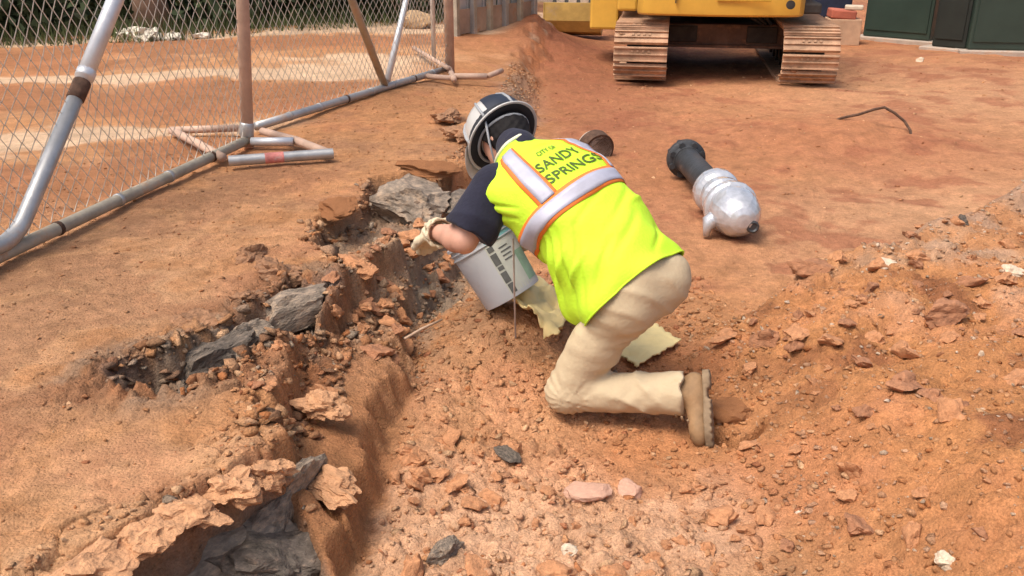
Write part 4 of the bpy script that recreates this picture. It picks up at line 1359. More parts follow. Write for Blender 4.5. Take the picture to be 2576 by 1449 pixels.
# heap of white stones at the verge
sp = onz(348, 98, 0.36)
for k in range(26):
    x = sp.x + rng.normal(0, 0.26)
    y = sp.y + rng.normal(0, 0.10) + 0.15
    o = link('limestone_lump', CLODV[k % 6].copy())
    o.data.materials.clear()
    o.data.materials.append(mat('white_limestone', (0.66, 0.60, 0.48), 0.85, var=0.15, scale=2, bump=0.4, bscale=8))
    s_ = rng.uniform(0.05, 0.10)
    o.location = (x, y, gz(x, y) + 0.03 + max(0, 0.10 - abs(x - sp.x) * 0.2) * rng.random())
    o.scale = (s_ * 1.3, s_, s_ * 0.8)
    o.rotation_euler = (rng.normal(0, .3), rng.normal(0, .3), rng.uniform(0, 6))
    tag(o, 'white limestone lump in the heap at the verge of the wood', 'stone', 'white stones heaped at the verge')

# ================================================================ PIPE PIECE, WIRE, STUB
M_IRON = mat('black_cast_iron', (0.050, 0.052, 0.055), 0.5, 0.3, var=0.4, scale=6, bump=0.3, bscale=40, dust=0.26, dustcol=(0.24, 0.15, 0.10), dscale=5)
hv = empty('wrapped_valve', (0, 0, 0))
pa, pb = onz(1722, 430, 0.06), onz(1862, 585, 0.06)
pa.z, pb.z = gz(pa.x, pa.y) + 0.135, gz(pb.x, pb.y) + 0.145
hv.location = ((pa.x + pb.x) / 2, (pa.y + pb.y) / 2, gz((pa.x + pb.x) / 2, (pa.y + pb.y) / 2))
tag(hv, 'black flanged pipe with its near end wrapped in shiny plastic', 'pipe')
ax = (pb - pa)
HL = ax.length
Q = ax.to_track_quat('Z', 'X').to_matrix().to_4x4()
HM = Matrix.Translation(pa) @ Q


def hpart(name, prof, m, parent=hv, n=32, wrinkle=0.0):
    mb = MB().lathe(prof, HM, n)
    if wrinkle:
        from mathutils import noise as mn
        vs = []
        axd = ax.normalized()
        for v in mb.v:
            v = Vector(v)
            c_ = pa + axd * (v - pa).dot(axd)
            d = v - c_
            zz_ = (v - pa).dot(axd)
            an_ = math.atan2(d.dot(axd.orthogonal().normalized()), d.dot(axd.cross(axd.orthogonal().normalized())))
            fold = (1 - abs(math.sin(an_ * 3.5 + 5 * zz_ + 2.5 * mn.noise(v * 6)))) ** 5 + 0.7 * (1 - abs(math.sin(an_ * 6.5 - 14 * zz_ + 3.0 * mn.noise(v * 8 + Vector((3, 1, 7)))))) ** 6
            k = 1 + wrinkle * 0.22 * mn.noise(v * 10) + wrinkle * 0.75 * fold if d.length > 0.05 else 1
            vs.append(tuple(c_ + d * k))
        mb.v = vs
    o = mb.build(name, m, None, auto=50 if not wrinkle else 179)
    o.parent = parent
    o.matrix_parent_inverse = Matrix.Translation(hv.location).inverted()
    return o


hpart('flange', [(0.05, 0.0), (0.052, -0.012), (0.124, -0.012), (0.132, -0.004), (0.132, 0.030), (0.124, 0.036), (0.10, 0.045), (0.092, 0.07), (0.05, 0.07)], M_IRON)
hpart('pipe', [(0.06, 0.0), (0.088, 0.05), (0.084, 0.12), (0.084, HL * 0.66), (0.06, HL * 0.66)], M_IRON)
for k in range(8):
    a = 2 * math.pi * (k + 0.5) / 8
    mb = MB().lathe([(0.0, -0.045), (0.020, -0.045), (0.020, -0.012), (0.012, -0.012), (0.012, 0.036), (0.021, 0.036), (0.021, 0.062), (0.0, 0.062)],
                    HM @ Matrix.Translation((0.108 * math.cos(a), 0.108 * math.sin(a), 0)), 6)
    o = mb.build('bolt', M_IRON, hv)
    o.matrix_parent_inverse = Matrix.Translation(hv.location).inverted()
M_WRAP = mat('plastic_wrap', (0.50, 0.51, 0.53), 0.22, 0.35, var=0.28, scale=9, bump=0.30, bscale=16, spec=0.65, coat=0.8, dust=0.14, dustcol=(0.30, 0.25, 0.21), dscale=9)
rows_ = [(0.086, HL * 0.55), (0.100, HL * 0.56), (0.130, HL * 0.572), (0.138, HL * 0.585), (0.138, HL * 0.625), (0.130, HL * 0.64), (0.112, HL * 0.655), (0.112, HL * 0.675), (0.126, HL * 0.69), (0.128, HL * 0.73),
         (0.110, HL * 0.75), (0.102, HL * 0.775), (0.106, HL * 0.80), (0.136, HL * 0.812), (0.150, HL * 0.820), (0.152, HL * 0.850), (0.138, HL * 0.862), (0.140, HL * 0.90), (0.134, HL * 0.935), (0.120, HL * 0.968), (0.098, HL * 0.998),
         (0.072, HL * 1.020), (0.04, HL * 1.031), (0.0, HL * 1.034)]
fine = []
for (r0, z0), (r1, z1) in zip(rows_[:-1], rows_[1:]):
    for j in range(6):
        t = j / 6
        fine.append((r0 + (r1 - r0) * t, z0 + (z1 - z0) * t))
fine.append(rows_[-1])
wr = hpart('plastic_wrapping', fine, M_WRAP, hv, 144, 0.030)
hpart('tape_band', [(0.108, HL * 0.765), (0.111, HL * 0.768), (0.111, HL * 0.792), (0.108, HL * 0.795)], mat('silver_tape', (0.40, 0.41, 0.42), 0.35, 0.5, var=0.15, dust=0.15), hv, 40, 0.02)
near_dir = ax.normalized()
eye = pb + near_dir * 0.045
upv = Vector((0, 0, 1)) - near_dir * near_dir.z
hole = pb + near_dir * 0.012 + Vector((0.055, 0, -0.035))
mb = MB().lathe([(0.018, 0.0), (0.034, 0.0), (0.036, 0.022), (0.026, 0.028), (0.018, 0.02)], Matrix.Translation(hole) @ Q, 16)
o = mb.build('outlet_ring', M_IRON, wr, auto=40)
tail = MB()
t0 = at(1825, 535, pb.y - 0.02)
te = at(1780, 548, pb.y + 0.10)
te.z = gz(te.x, te.y) + 0.018
tail.tube([pb - ax.normalized() * 0.16 + Vector((-0.06, 0, -0.02)), pb - ax.normalized() * 0.10 + Vector((-0.15, 0, -0.055)), (te + pb - ax.normalized() * 0.10 + Vector((-0.15, 0, -0.06))) / 2 + Vector((0, 0, 0.01)), te], [0.06, 0.045, 0.026, 0.020], 9)
o = tail.build('twisted_wrap_end', M_WRAP, hv, True)
o.matrix_parent_inverse = Matrix.Translation(hv.location).inverted()

wpx = [(2072, 322), (2082, 310), (2120, 296), (2160, 288), (2200, 275), (2225, 270), (2250, 284), (2275, 305), (2290, 328), (2293, 352)]
yw = 7.35
wpts = [at(X, Y, 7.62 - 0.45 * i / 9 + 0.04 * math.sin(i * 2)) for i, (X, Y) in enumerate(wpx)]
wpts[0].z = gz(wpts[0].x, wpts[0].y) - 0.02
wpts[-1].z = min(wpts[-1].z, gz(wpts[-1].x, wpts[-1].y) - 0.02)
tag(MB().tube(wpts, 0.011, 8).build('bent_wire', M_RUSTBAND, None, True), 'bent dark wire arching out of the red ground', 'wire')

stub_c = onz(1492, 362, 0.10)
st = empty('pipe_stub', (stub_c.x, stub_c.y, gz(stub_c.x, stub_c.y)))
tag(st, 'muddy pipe ring behind the right shoulder of the worker', 'pipe')
sM = Matrix.Scale(0.82, 4) @ Matrix.Translation((0.0, 0, 0.08)) @ Matrix.Rotation(R(28), 4, 'Z') @ Matrix.Rotation(R(-78), 4, 'X')
MB().lathe([(0.150, -0.10), (0.165, -0.10), (0.172, 0.0), (0.165, 0.02), (0.150, 0.015), (0.150, -0.10)], sM, 28).build('outer_ring', M_RUSTBAND, st, auto=40)
MB().lathe([(0.130, -0.10), (0.146, -0.10), (0.150, 0.045), (0.138, 0.05), (0.130, 0.03), (0.130, -0.10)], sM, 28).build('inner_liner', mat('dirty_cream_liner', (0.50, 0.42, 0.34), 0.7, var=0.2, dust=0.3), st, auto=40)


# ================================================================ THE WORKER
def vec(*a):
    return np.array(a, float)


def sd_cap(P, a, b, r0, r1):
    a, b = np.asarray(a, float), np.asarray(b, float)
    ab = b - a
    t = np.clip(((P - a) @ ab) / (ab @ ab), 0, 1)
    return np.linalg.norm(P - a - t[..., None] * ab, axis=-1) - (r0 + (r1 - r0) * t)


def sd_ell(P, c, Rm, rad):
    q = (P - np.asarray(c)) @ np.asarray(Rm)          # columns of Rm are the axes
    rad = np.asarray(rad, float)
    k0 = np.linalg.norm(q / rad, axis=-1)
    k1 = np.linalg.norm(q / rad ** 2, axis=-1)
    return k0 * (k0 - 1) / np.maximum(k1, 1e-6)


def smin(a, b, k):
    h = np.clip(0.5 + 0.5 * (b - a) / k, 0, 1)
    return b * (1 - h) + a * h - k * h * (1 - h)


def surface(name, fn, lo, hi, h, m, parent, smooth=True):
    """naive surface nets of the field fn"""
    lo, hi = np.asarray(lo, float), np.asarray(hi, float)
    n = np.ceil((hi - lo) / h).astype(int) + 1
    ax_ = [lo[i] + h * np.arange(n[i]) for i in range(3)]
    G = np.stack(np.meshgrid(*ax_, indexing='ij'), -1)
    cs = 4
    nc = np.ceil((n - 1) / cs).astype(int) + 1
    Gc = np.stack(np.meshgrid(*[lo[i] + h * cs * np.arange(nc[i]) for i in range(3)], indexing='ij'), -1)
    Dc = fn(Gc)
    ix = [np.minimum((np.arange(n[i]) + cs // 2) // cs, nc[i] - 1) for i in range(3)]
    D = Dc[np.ix_(*ix)]
    mk = np.abs(D) < h * cs * 1.5 + 0.012
    D[mk] = fn(G[mk])
    cnt = np.zeros(n - 1)
    acc = np.zeros(tuple(n - 1) + (3,))
    corners = [(i, j, k) for i in (0, 1) for j in (0, 1) for k in (0, 1)]
    sl_ = lambda c: tuple(slice(c[i], n[i] - 1 + c[i]) for i in range(3))
    for a in corners:
        for d in range(3):
            if a[d]:
                continue
            b = list(a)
            b[d] = 1
            da, db = D[sl_(a)], D[sl_(b)]
            cr = (da < 0) != (db < 0)
            t = np.where(cr, da / np.where(cr, da - db, 1), 0)
            p = np.zeros(tuple(n - 1) + (3,))
            for i in range(3):
                p[..., i] = a[i]
            p[..., d] = t
            acc += p * cr[..., None]
            cnt += cr
    act = cnt > 0
    vid = -np.ones(tuple(n - 1), int)
    vid[act] = np.arange(act.sum())
    ijk = np.argwhere(act)
    V = lo + h * (ijk + acc[act] / cnt[act][:, None])
    faces = []
    for d in range(3):
        e = [0, 0, 0]
        e[d] = 1
        A = D[tuple(slice(0, n[i] - e[i]) for i in range(3))] < 0
        B = D[tuple(slice(e[i], n[i]) for i in range(3))] < 0
        cr = A != B
        u, v = [(1, 2), (2, 0), (0, 1)][d]
        w_ = np.argwhere(cr)
        ok = (w_[:, u] > 0) & (w_[:, v] > 0) & (w_[:, u] < n[u] - 1) & (w_[:, v] < n[v] - 1)
        w_ = w_[ok]
        fl = A[tuple(w_.T)]
        def gv(du, dv):
            q = w_.copy()
            q[:, u] -= du
            q[:, v] -= dv
            return vid[tuple(q.T)]
        q = np.stack([gv(1, 1), gv(0, 1), gv(0, 0), gv(1, 0)], 1)
        q[~fl] = q[~fl][:, ::-1]
        faces.append(q)
    Fc = np.concatenate(faces)
    Fc = Fc[(Fc >= 0).all(1)]
    me = np_mesh(name, V, Fc)
    return link(name, me, m, parent, smooth)


# frame of the bent back: SS up the spine, AA to his right, NB out of the back
def unit(v):
    v = np.asarray(v, float)
    return v / np.linalg.norm(v)


SS = unit((-0.60, 0.55, 0.58))
AA = unit(np.array((0.79, 0.50, 0.33)) - SS * np.dot((0.79, 0.50, 0.33), SS))
NB = -np.cross(SS, AA)
PELV = vec(0.437, 2.80, 0.458)
HIPL, HIPR = PELV - AA * 0.085, PELV + AA * 0.085
KNEEL, ANKL = vec(0.195, 2.79, 0.075), vec(0.575, 2.685, 0.125)
KNEER, ANKR = vec(0.24, 3.12, 0.40), vec(0.34, 3.06, 0.09)
NECK = PELV + SS * 0.665 + NB * 0.01
SHC = PELV + SS * 0.60
SHL, SHR = SHC - AA * 0.165, SHC + AA * 0.155 - vec(0, 0, 0.055)
ELBL = np.array(at(1168, 605, 2.97))
WRL = np.array(at(1098, 583, 3.19))
HEAD = np.array(at(1270, 352, 3.37))
CROWN = unit((-0.44, 0.80, 0.40))
FACE = unit(np.array((-0.30, -0.05, -0.95)) - CROWN * np.dot((-0.30, -0.05, -0.95), CROWN))
EARR = np.cross(FACE, CROWN)
PC = np.array(at(1215, 640, 3.42))                   # the pail he holds
ELBR = SHR + vec(0.02, 0.24, -0.17)
WRR = vec(0.06, 3.50, 0.42)
HANDR = vec(-0.03, 3.50, 0.37)

M_SKIN = mat('skin', (0.56, 0.30, 0.21), 0.5, var=0.10, scale=8, bump=0.08, bscale=120, spec=0.35)
M_HAIR = mat('dark_hair', (0.012, 0.010, 0.010), 0.75, var=0.3, scale=20, bump=0.25, bscale=60, spec=0.2)
M_NAVY = mat('navy_cotton', (0.013, 0.013, 0.028), 0.9, var=0.25, scale=8, bump=0.25, bscale=90, sheen=0.08)
M_KHAKI = mat('khaki_twill', (0.52, 0.41, 0.26), 0.9, var=0.08, scale=5, bump=0.22, bscale=70, dust=0.36, dustcol=(0.45, 0.30, 0.17), dscale=8)
M_VEST = mat('hi_vis_yellow', (0.54, 0.84, 0.035), 0.8, var=0.07, scale=6, bump=0.22, bscale=90, dust=0.10, dustcol=(0.44, 0.56, 0.06), dscale=7)
M_SILV = mat('reflective_tape', (0.40, 0.40, 0.47), 0.5, 0.1, var=0.08, scale=20, bump=0.1, bscale=90)
M_ORNG = mat('orange_trim', (0.78, 0.20, 0.035), 0.7, var=0.1)
M_INK = mat('dark_green_print', (0.075, 0.11, 0.02), 0.8, var=0.3, scale=40)
M_GLOVE = mat('cream_glove', (0.60, 0.50, 0.34), 0.9, var=0.2, scale=20, bump=0.6, bscale=60, dust=0.22)
M_BOOT = mat('tan_boot_leather', (0.29, 0.175, 0.085), 0.75, var=0.35, scale=9, bump=0.3, bscale=50, dust=0.38, dustcol=(0.40, 0.23, 0.12), dscale=9)
M_SOLE = mat('boot_sole', (0.23, 0.16, 0.095), 0.85, var=0.35, scale=12, bump=0.5, bscale=40, dust=0.40, dustcol=(0.38, 0.24, 0.13), dscale=9)
M_HAT = mat('white_hard_hat', (0.52, 0.51, 0.48), 0.3, var=0.08, scale=4, dust=0.15, coat=0.3)
M_LINER = mat('hat_liner', (0.02, 0.022, 0.026), 0.8, var=0.3)
M_STRAP = mat('grey_strap', (0.30, 0.31, 0.32), 0.6, var=0.1)
M_PIPING = mat('cream_piping', (0.72, 0.70, 0.50), 0.7, var=0.08)

person = empty('person', (float(KNEEL[0]), float(KNEEL[1]), gz(float(KNEEL[0]), float(KNEEL[1]))))
tag(person, 'worker in yellow vest and khaki trousers kneeling and reaching into the bank', 'person')
PINV = Matrix.Translation(person.location).inverted()


def own(o):
    o.matrix_parent_inverse = PINV
    return o


def hand_prims(wr, d, palm_n, thumb_side, curl, L=0.18):
    """list of capsules for palm, four fingers and a thumb"""
    d, palm_n = unit(d), unit(palm_n)
    s_ = unit(np.cross(d, palm_n)) * thumb_side
    out = [(wr, wr + d * 0.085, 0.030, 0.034), (wr + d * 0.05 + s_ * 0.022, wr + d * 0.09 + s_ * 0.026, 0.022, 0.020), (wr + d * 0.05 - s_ * 0.022, wr + d * 0.085 - s_ * 0.026, 0.022, 0.019)]
    for k, (o_, ln) in enumerate(((0.031, 0.074), (0.011, 0.084), (-0.011, 0.078), (-0.031, 0.062))):
        p = wr + d * 0.095 + s_ * o_
        dd = d + s_ * o_ * 2
        for j, fr in enumerate((0.45, 0.32, 0.25)):
            a = curl * (0.6 + j)
            dj = unit(dd * math.cos(a) + palm_n * math.sin(a))
            q_ = p + dj * ln * fr
            out.append((p, q_, 0.0112 - 0.0012 * j, 0.0104 - 0.0014 * j))
            p = q_
    p = wr + d * 0.03 + s_ * 0.03
    q_ = p + unit(d * 0.6 + s_ * 0.75 + palm_n * 0.3) * 0.042
    out.append((p, q_, 0.0145, 0.0125))
    out.append((q_, q_ + unit(d * 0.85 + s_ * 0.3 + palm_n * 0.5) * 0.036, 0.0125, 0.0105))
    return out


HDIR_L = unit((-0.35, 0.75, -0.55))
HL_ = hand_prims(WRL, HDIR_L, vec(0.1, -0.2, -1), 1, 0.42)
HDIR_R = unit(HANDR - WRR)
HR_ = hand_prims(WRR, HDIR_R, vec(0, -0.5, -0.9), -1, 0.55)


def f_body(P):
    d = sd_cap(P, PELV, PELV + SS * 0.35, 0.10, 0.11)
    d = smin(d, sd_cap(P, SHL + AA * 0.05, SHR - AA * 0.05, 0.07, 0.07), 0.05)
    d = smin(d, sd_cap(P, PELV + SS * 0.3, NECK, 0.11, 0.06), 0.05)
    d = smin(d, sd_cap(P, NECK - SS * 0.03, HEAD - CROWN * 0.05, 0.058, 0.055), 0.03)
    Rm = np.stack([EARR, FACE, CROWN], 1)
    d = smin(d, sd_ell(P, HEAD + CROWN * 0.02, Rm, (0.075, 0.095, 0.11)), 0.03)
    d = smin(d, sd_ell(P, HEAD + FACE * 0.045 - CROWN * 0.045, Rm, (0.055, 0.055, 0.065)), 0.03)          # jaw
    d = smin(d, sd_cap(P, HEAD + FACE * 0.09 + CROWN * 0.02, HEAD + FACE * 0.115 - CROWN * 0.015, 0.010, 0.015), 0.012)   # nose
    d = smin(d, sd_cap(P, HEAD + FACE * 0.092 - CROWN * 0.048 - EARR * 0.02, HEAD + FACE * 0.092 - CROWN * 0.048 + EARR * 0.02, 0.008, 0.008), 0.008)   # lips
    for s_ in (-1, 1):
        d = smin(d, sd_ell(P, HEAD + EARR * s_ * 0.078 - FACE * 0.008 - CROWN * 0.01, Rm, (0.012, 0.020, 0.032)), 0.008)   # ear
        eye_ = HEAD + EARR * s_ * 0.032 + FACE * 0.088 + CROWN * 0.012
        d = np.maximum(d, -(np.linalg.norm(P - eye_, axis=-1) - 0.014))                                                    # eye socket
        d = smin(d, np.linalg.norm(P - (eye_ - FACE * 0.010), axis=-1) - 0.013, 0.003)
    for sh, el, wr, hp in ((SHL, ELBL, WRL, HL_), (SHR, ELBR, WRR, HR_)):
        d = smin(d, sd_cap(P, sh, el, 0.056, 0.044), 0.04)
        mid = el + (wr - el) * 0.28
        d = smin(d, sd_cap(P, el, mid, 0.044, 0.049), 0.02)
        d = smin(d, sd_cap(P, mid, wr, 0.049, 0.030), 0.02)
        for a, b, r0, r1 in hp:
            d = smin(d, sd_cap(P, a, b, r0 - 0.002, r1 - 0.002), 0.006)
    for hp, kn, an in ((HIPL, KNEEL, ANKL), (HIPR, KNEER, ANKR)):
        d = smin(d, sd_cap(P, hp, kn, 0.080, 0.052), 0.04)
        d = smin(d, sd_cap(P, kn, an, 0.050, 0.036), 0.03)
    return d


allp = np.stack([PELV, KNEEL, ANKL, HEAD + CROWN * 0.15, WRL + HDIR_L * 0.2, HANDR, SHR, SHL, ELBL, ELBR, KNEER, ANKR, HIPR])
own(surface('body', f_body, allp.min(0) - 0.15, allp.max(0) + 0.15, 0.0085, M_SKIN, person))
Rm_h = np.stack([EARR, FACE, CROWN], 1)


def f_hair(P):
    d = sd_ell(P, HEAD + CROWN * 0.022 - FACE * 0.008, Rm_h, (0.096, 0.108, 0.118))
    nape = sd_cap(P, HEAD - FACE * 0.05 - CROWN * 0.02, HEAD - FACE * 0.045 - CROWN * 0.070, 0.060, 0.046)
    d = smin(d, nape, 0.03)
    keep = (P - HEAD) @ FACE - 0.02 - 0.6 * np.maximum((P - HEAD) @ CROWN, 0)         # back of the head only
    d = np.maximum(d, keep)
    return d + 0.0025 * np.sin(P[..., 0] * 190) * np.sin(P[..., 2] * 170)


own(surface('hair', f_hair, HEAD - 0.2, HEAD + 0.2, 0.006, M_HAIR, person))


# shirt: torso, collar and the two short sleeves
def f_shirt(P):
    d = sd_cap(P, PELV + SS * 0.1, PELV + SS * 0.45, 0.125, 0.13)
    d = smin(d, sd_cap(P, SHL + AA * 0.03, SHR - AA * 0.03, 0.078, 0.078), 0.06)
    d = smin(d, sd_cap(P, PELV + SS * 0.55, NECK + SS * 0.02, 0.085, 0.066), 0.03)
    col = sd_cap(P, NECK + SS * 0.01, NECK + (HEAD - NECK) * 0.38, 0.072, 0.070)
    d = np.minimum(d, col)
    for sh, el, hem in ((SHL, ELBL, 0.86), (SHR, ELBR, 0.86)):
        end = sh + (el - sh) * hem
        ax_ = unit(el - sh)
        sl2 = sd_cap(P, sh, end + ax_ * 0.05, 0.086, 0.090)
        q = (P - sh) @ ax_
        sl2 = sl2 - 0.009 * (1 - np.abs(np.sin(q * 34 + 16 * (P @ NB) + 0.8 * np.sin((P @ AA) * 23)))) ** 2 * np.exp(-((q - 0.13) / 0.10) ** 2)
        d = smin(d, sl2, 0.035)
        d = np.maximum(d, np.where(np.linalg.norm(P - end, axis=-1) < 0.16, (P - end) @ ax_, -1))
    return d + 0.004 * np.sin(P @ vec(38, 20, -25) + 1.0)


sp_ = np.stack([SHL, SHR, ELBL, ELBR, NECK, PELV, HEAD])
own(surface('shirt', f_shirt, sp_.min(0) - 0.18, sp_.max(0) + 0.18, 0.008, M_NAVY, person))


# trousers
THL = np.array(at(1585, 700, 2.79))


def f_trouser(P):
    Rm = np.stack([AA, SS, NB], 1)
    d = sd_ell(P, PELV + SS * 0.06 - AA * 0.04, Rm, (0.135, 0.15, 0.120))
    but = unit(-SS * 0.6 + NB * 0.5)
    d = smin(d, sd_cap(P, PELV - AA * 0.085 + but * 0.010, PELV + AA * 0.020 + but * 0.005, 0.104, 0.096), 0.06)
    for hp, kn, an in ((THL, KNEEL, ANKL), (HIPR, KNEER, ANKR)):
        th = unit(kn - hp)
        sh = unit(an - kn)
        mid = hp + (kn - hp) * 0.55
        d = smin(d, sd_cap(P, hp, mid, 0.112, 0.094), 0.06)
        d = smin(d, sd_cap(P, mid, kn, 0.094, 0.074), 0.03)
        dl = sd_cap(P, kn, an - sh * 0.015, 0.071, 0.067)
        dl = smin(dl, sd_cap(P, an - sh * 0.10, an + sh * 0.02, 0.060, 0.078), 0.02)
        d = smin(d, dl, 0.025)
        near_ = np.linalg.norm(P - an, axis=-1) < 0.14
        rag = 0.005 * np.sin(P @ vec(40, 60, 50))
        d = np.where(near_, np.maximum(d, (P - an) @ sh - 0.012 + rag), d)
    d = d + 0.045 * sst(((P - PELV) @ SS - 0.0) / 0.12)
    th = unit(KNEEL - THL)
    q = (P - THL) @ th
    side = P @ unit(np.cross(th, vec(0, -1, 0.4)))
    up_ = P @ vec(0.25, 0.1, 1.0)
    # creases: short level folds across mid thigh, fan at the knee, long drag lines on the shin
    cr = lambda a: (1 - np.abs(np.sin(a))) ** 2
    d = d - 0.0085 * cr(up_ * 62 + 9 * side + 1.2 * np.sin(side * 24)) * np.exp(-((q - 0.17) / 0.07) ** 2) * (0.6 + 0.4 * np.sin(side * 37))
    d = d - 0.0065 * cr(up_ * 40 - 14 * side + 1 + 0.8 * np.sin(side * 19)) * np.exp(-((q - 0.02) / 0.10) ** 2)
    kb = np.linalg.norm(P - (KNEEL + vec(0.085, -0.01, 0.055)), axis=-1)
    d = d - 0.0075 * cr(np.arctan2((P - KNEEL)[..., 2], (P - KNEEL)[..., 0]) * 7.5) * np.exp(-(kb / 0.07) ** 2)
    sh = unit(ANKL - KNEEL)
    q2 = (P - KNEEL) @ sh
    onsh = np.exp(-((q2 - 0.25) / 0.10) ** 2) * np.exp(-((np.linalg.norm(P - (KNEEL + ANKL) / 2, axis=-1)) / 0.25) ** 4)
    d = d - 0.0110 * cr(q2 * 13 + P[..., 2] * 34 + 0.5 + 0.7 * np.sin(q2 * 21)) * onsh + 0.0015 * np.sin(q2 * 85 - P[..., 2] * 90) * onsh
    kd = np.linalg.norm(P - KNEEL, axis=-1)
    d = d + 0.0030 * np.sin(np.arctan2((P - KNEEL)[..., 2], (P - KNEEL)[..., 0]) * 16) * np.exp(-((kd - 0.085) / 0.04) ** 2)
    d = d + 0.0016 * np.sin(P @ vec(61, -42, 57)) * np.sin(P @ vec(-37, 65, 39))
    return d


tp_ = np.stack([PELV, KNEEL, ANKL, KNEER, ANKR, HIPR])
own(surface('trousers', f_trouser, tp_.min(0) - 0.24, tp_.max(0) + 0.24, 0.0085, M_KHAKI, person))


# vest: a loose sheet hung on the torso; v runs up the spine, th round the body (0 his right, 90 the back, 180 his left, 270 the front)
V_A = [(0.0, 0.186), (0.05, 0.187), (0.15, 0.190), (0.28, 0.192), (0.40, 0.202), (0.50, 0.230), (0.575, 0.256), (0.620, 0.236), (0.650, 0.178), (0.675, 0.120), (0.695, 0.092)]
V_B = [(0.0, 0.160), (0.05, 0.158), (0.15, 0.150), (0.28, 0.146), (0.40, 0.146), (0.50, 0.136), (0.575, 0.122), (0.620, 0.108), (0.650, 0.092), (0.675, 0.082), (0.695, 0.078)]
DOWN = vec(0, 0, -1)
# creases in the cloth: from (degrees, height) to (degrees, height), width, depth
FOLDS = [(150, 0.33, 205, 0.14, 0.011, -0.015), (165, 0.32, 225, 0.20, 0.010, -0.014), (140, 0.31, 185, 0.10, 0.012, -0.012), (118, 0.27, 160, 0.09, 0.012, -0.010), (100, 0.16, 150, 0.06, 0.011, -0.010),
         (60, 0.20, 110, 0.10, 0.013, -0.009), (40, 0.30, 95, 0.20, 0.012, -0.008), (25, 0.14, 75, 0.05, 0.012, -0.010), (170, 0.44, 200, 0.60, 0.010, -0.012), (155, 0.46, 178, 0.58, 0.009, -0.009),
         (190, 0.34, 235, 0.28, 0.009, -0.012), (75, 0.33, 120, 0.27, 0.010, -0.006), (130, 0.18, 175, 0.16, 0.009, 0.010), (145, 0.24, 195, 0.20, 0.009, 0.010), (20, 0.25, 60, 0.24, 0.010, 0.007), (95, 0.60, 60, 0.63, 0.009, -0.006)]


def vest_pt(v, th):
    a = np.interp(v, [q[0] for q in V_A], [q[1] for q in V_A])
    b = np.interp(v, [q[0] for q in V_B], [q[1] for q in V_B])
    c, s_ = math.cos(th), math.sin(th)
    ex = 0.86
    cc, ss = math.copysign(abs(c) ** ex, c), math.copysign(abs(s_) ** ex, s_)
    p = PELV + SS * v + NB * (0.030 * math.sin(max(0, min(1, v / 0.6)) * math.pi)) + AA * a * cc * (1 + (0.16 * max(0, 1 - v / 0.3) if c < 0 else 0)) + NB * b * ss
    lowf = max(0, 1 - v / 0.36) ** 1.3
    lf = max(0, math.cos(th - R(205))) ** 1.5   # left front panel hangs clear of the body
    fr = max(0, -s_)
    tw = float(sst((v - 0.36) / 0.26))
    p = p + DOWN * (0.10 * lowf * lf + 0.03 * fr + 0.062 * tw * max(0, c))
    w_ = 0.0120 * math.sin(v * 24 + 2.6 * th + 0.6 + 0.8 * math.sin(th * 3 + v * 9)) * (0.35 + lowf) * (0.4 + lf + 0.3 * fr)
    w_ += 0.0075 * math.sin(v * 47 - 3.3 * th + math.sin(v * 17)) * (0.3 + lf) * (0.4 + lowf) + 0.004 * math.sin(th * 5 + v * 9) * lowf * 1.5
    w_ += 0.004 * math.sin(v * 33 + 6 * math.cos(th) + 1)
    deg = math.degrees(th) % 360
    for d0, v0, d1, v1, wd, dep in FOLDS:
        du, dv = (d1 - d0) * 0.0030, v1 - v0
        pu, pv = (deg - d0) * 0.0030, v - v0
        L2 = du * du + dv * dv
        t_ = max(0, min(1, (pu * du + pv * dv) / L2))
        e2 = (pu - t_ * du) ** 2 + (pv - t_ * dv) ** 2
        if e2 < 9 * wd * wd:
            w_ += dep * math.exp(-e2 / (wd * wd)) * math.sin(math.pi * (0.12 + 0.76 * t_))
    return p + (AA * cc + NB * ss) * w_


NT, NV = 168, 110
vv = np.linspace(0.0, 0.695, NV)


def hem_v(th):
    return 0.015 + 0.055 * max(0, math.cos(th - R(215))) ** 1.3


VP = np.array([[vest_pt(hem_v(2 * math.pi * k / NT) * (1 - v / 0.695) + v, 2 * math.pi * k / NT) for k in range(NT)] for v in vv])
ii = np.arange(NT * NV).reshape(NV, NT)
Fv = np.stack([ii[:-1], np.roll(ii[:-1], -1, 1), np.roll(ii[1:], -1, 1), ii[1:]], -1).reshape(-1, 4)
# solid cloth: second layer 3 mm inside, closed along hem and neck
ctr = np.array([PELV + SS * v for v in vv])[:, None, :]
inn = VP - 0.004 * (VP - ctr) / np.linalg.norm(VP - ctr, axis=-1)[..., None]
Vall = np.concatenate([VP.reshape(-1, 3), inn.reshape(-1, 3)])
off_ = NT * NV
rim0 = np.stack([ii[0], ii[0] + off_, np.roll(ii[0], -1) + off_, np.roll(ii[0], -1)], -1)
rim1 = np.stack([ii[-1], np.roll(ii[-1], -1), np.roll(ii[-1], -1) + off_, ii[-1] + off_], -1)
vest_me = np_mesh('vest', Vall, np.concatenate([Fv, Fv[:, ::-1] + off_, rim0, rim1]))
vest = own(link('vest', vest_me, M_VEST, person, True))
bvh = BVHTree.FromPolygons([Vector(p) for p in VP.reshape(-1, 3)], [tuple(f) for f in Fv.tolist()])


def on_vest(u, v, off):
    """u: angle round the body; v: height up the spine; returns the point off the cloth"""
    o_ = PELV + SS * v
    d = AA * math.cos(u) + NB * math.sin(u)
    start = Vector(o_ + d * 0.45)
    loc, nrm, _, _ = bvh.ray_cast(start, Vector(-d))
    if loc is None:
        return Vector(vest_pt(v, u)) + Vector(d) * off
    n_ = nrm if nrm.dot(Vector(d)) > 0 else -nrm
    return loc + n_ * off


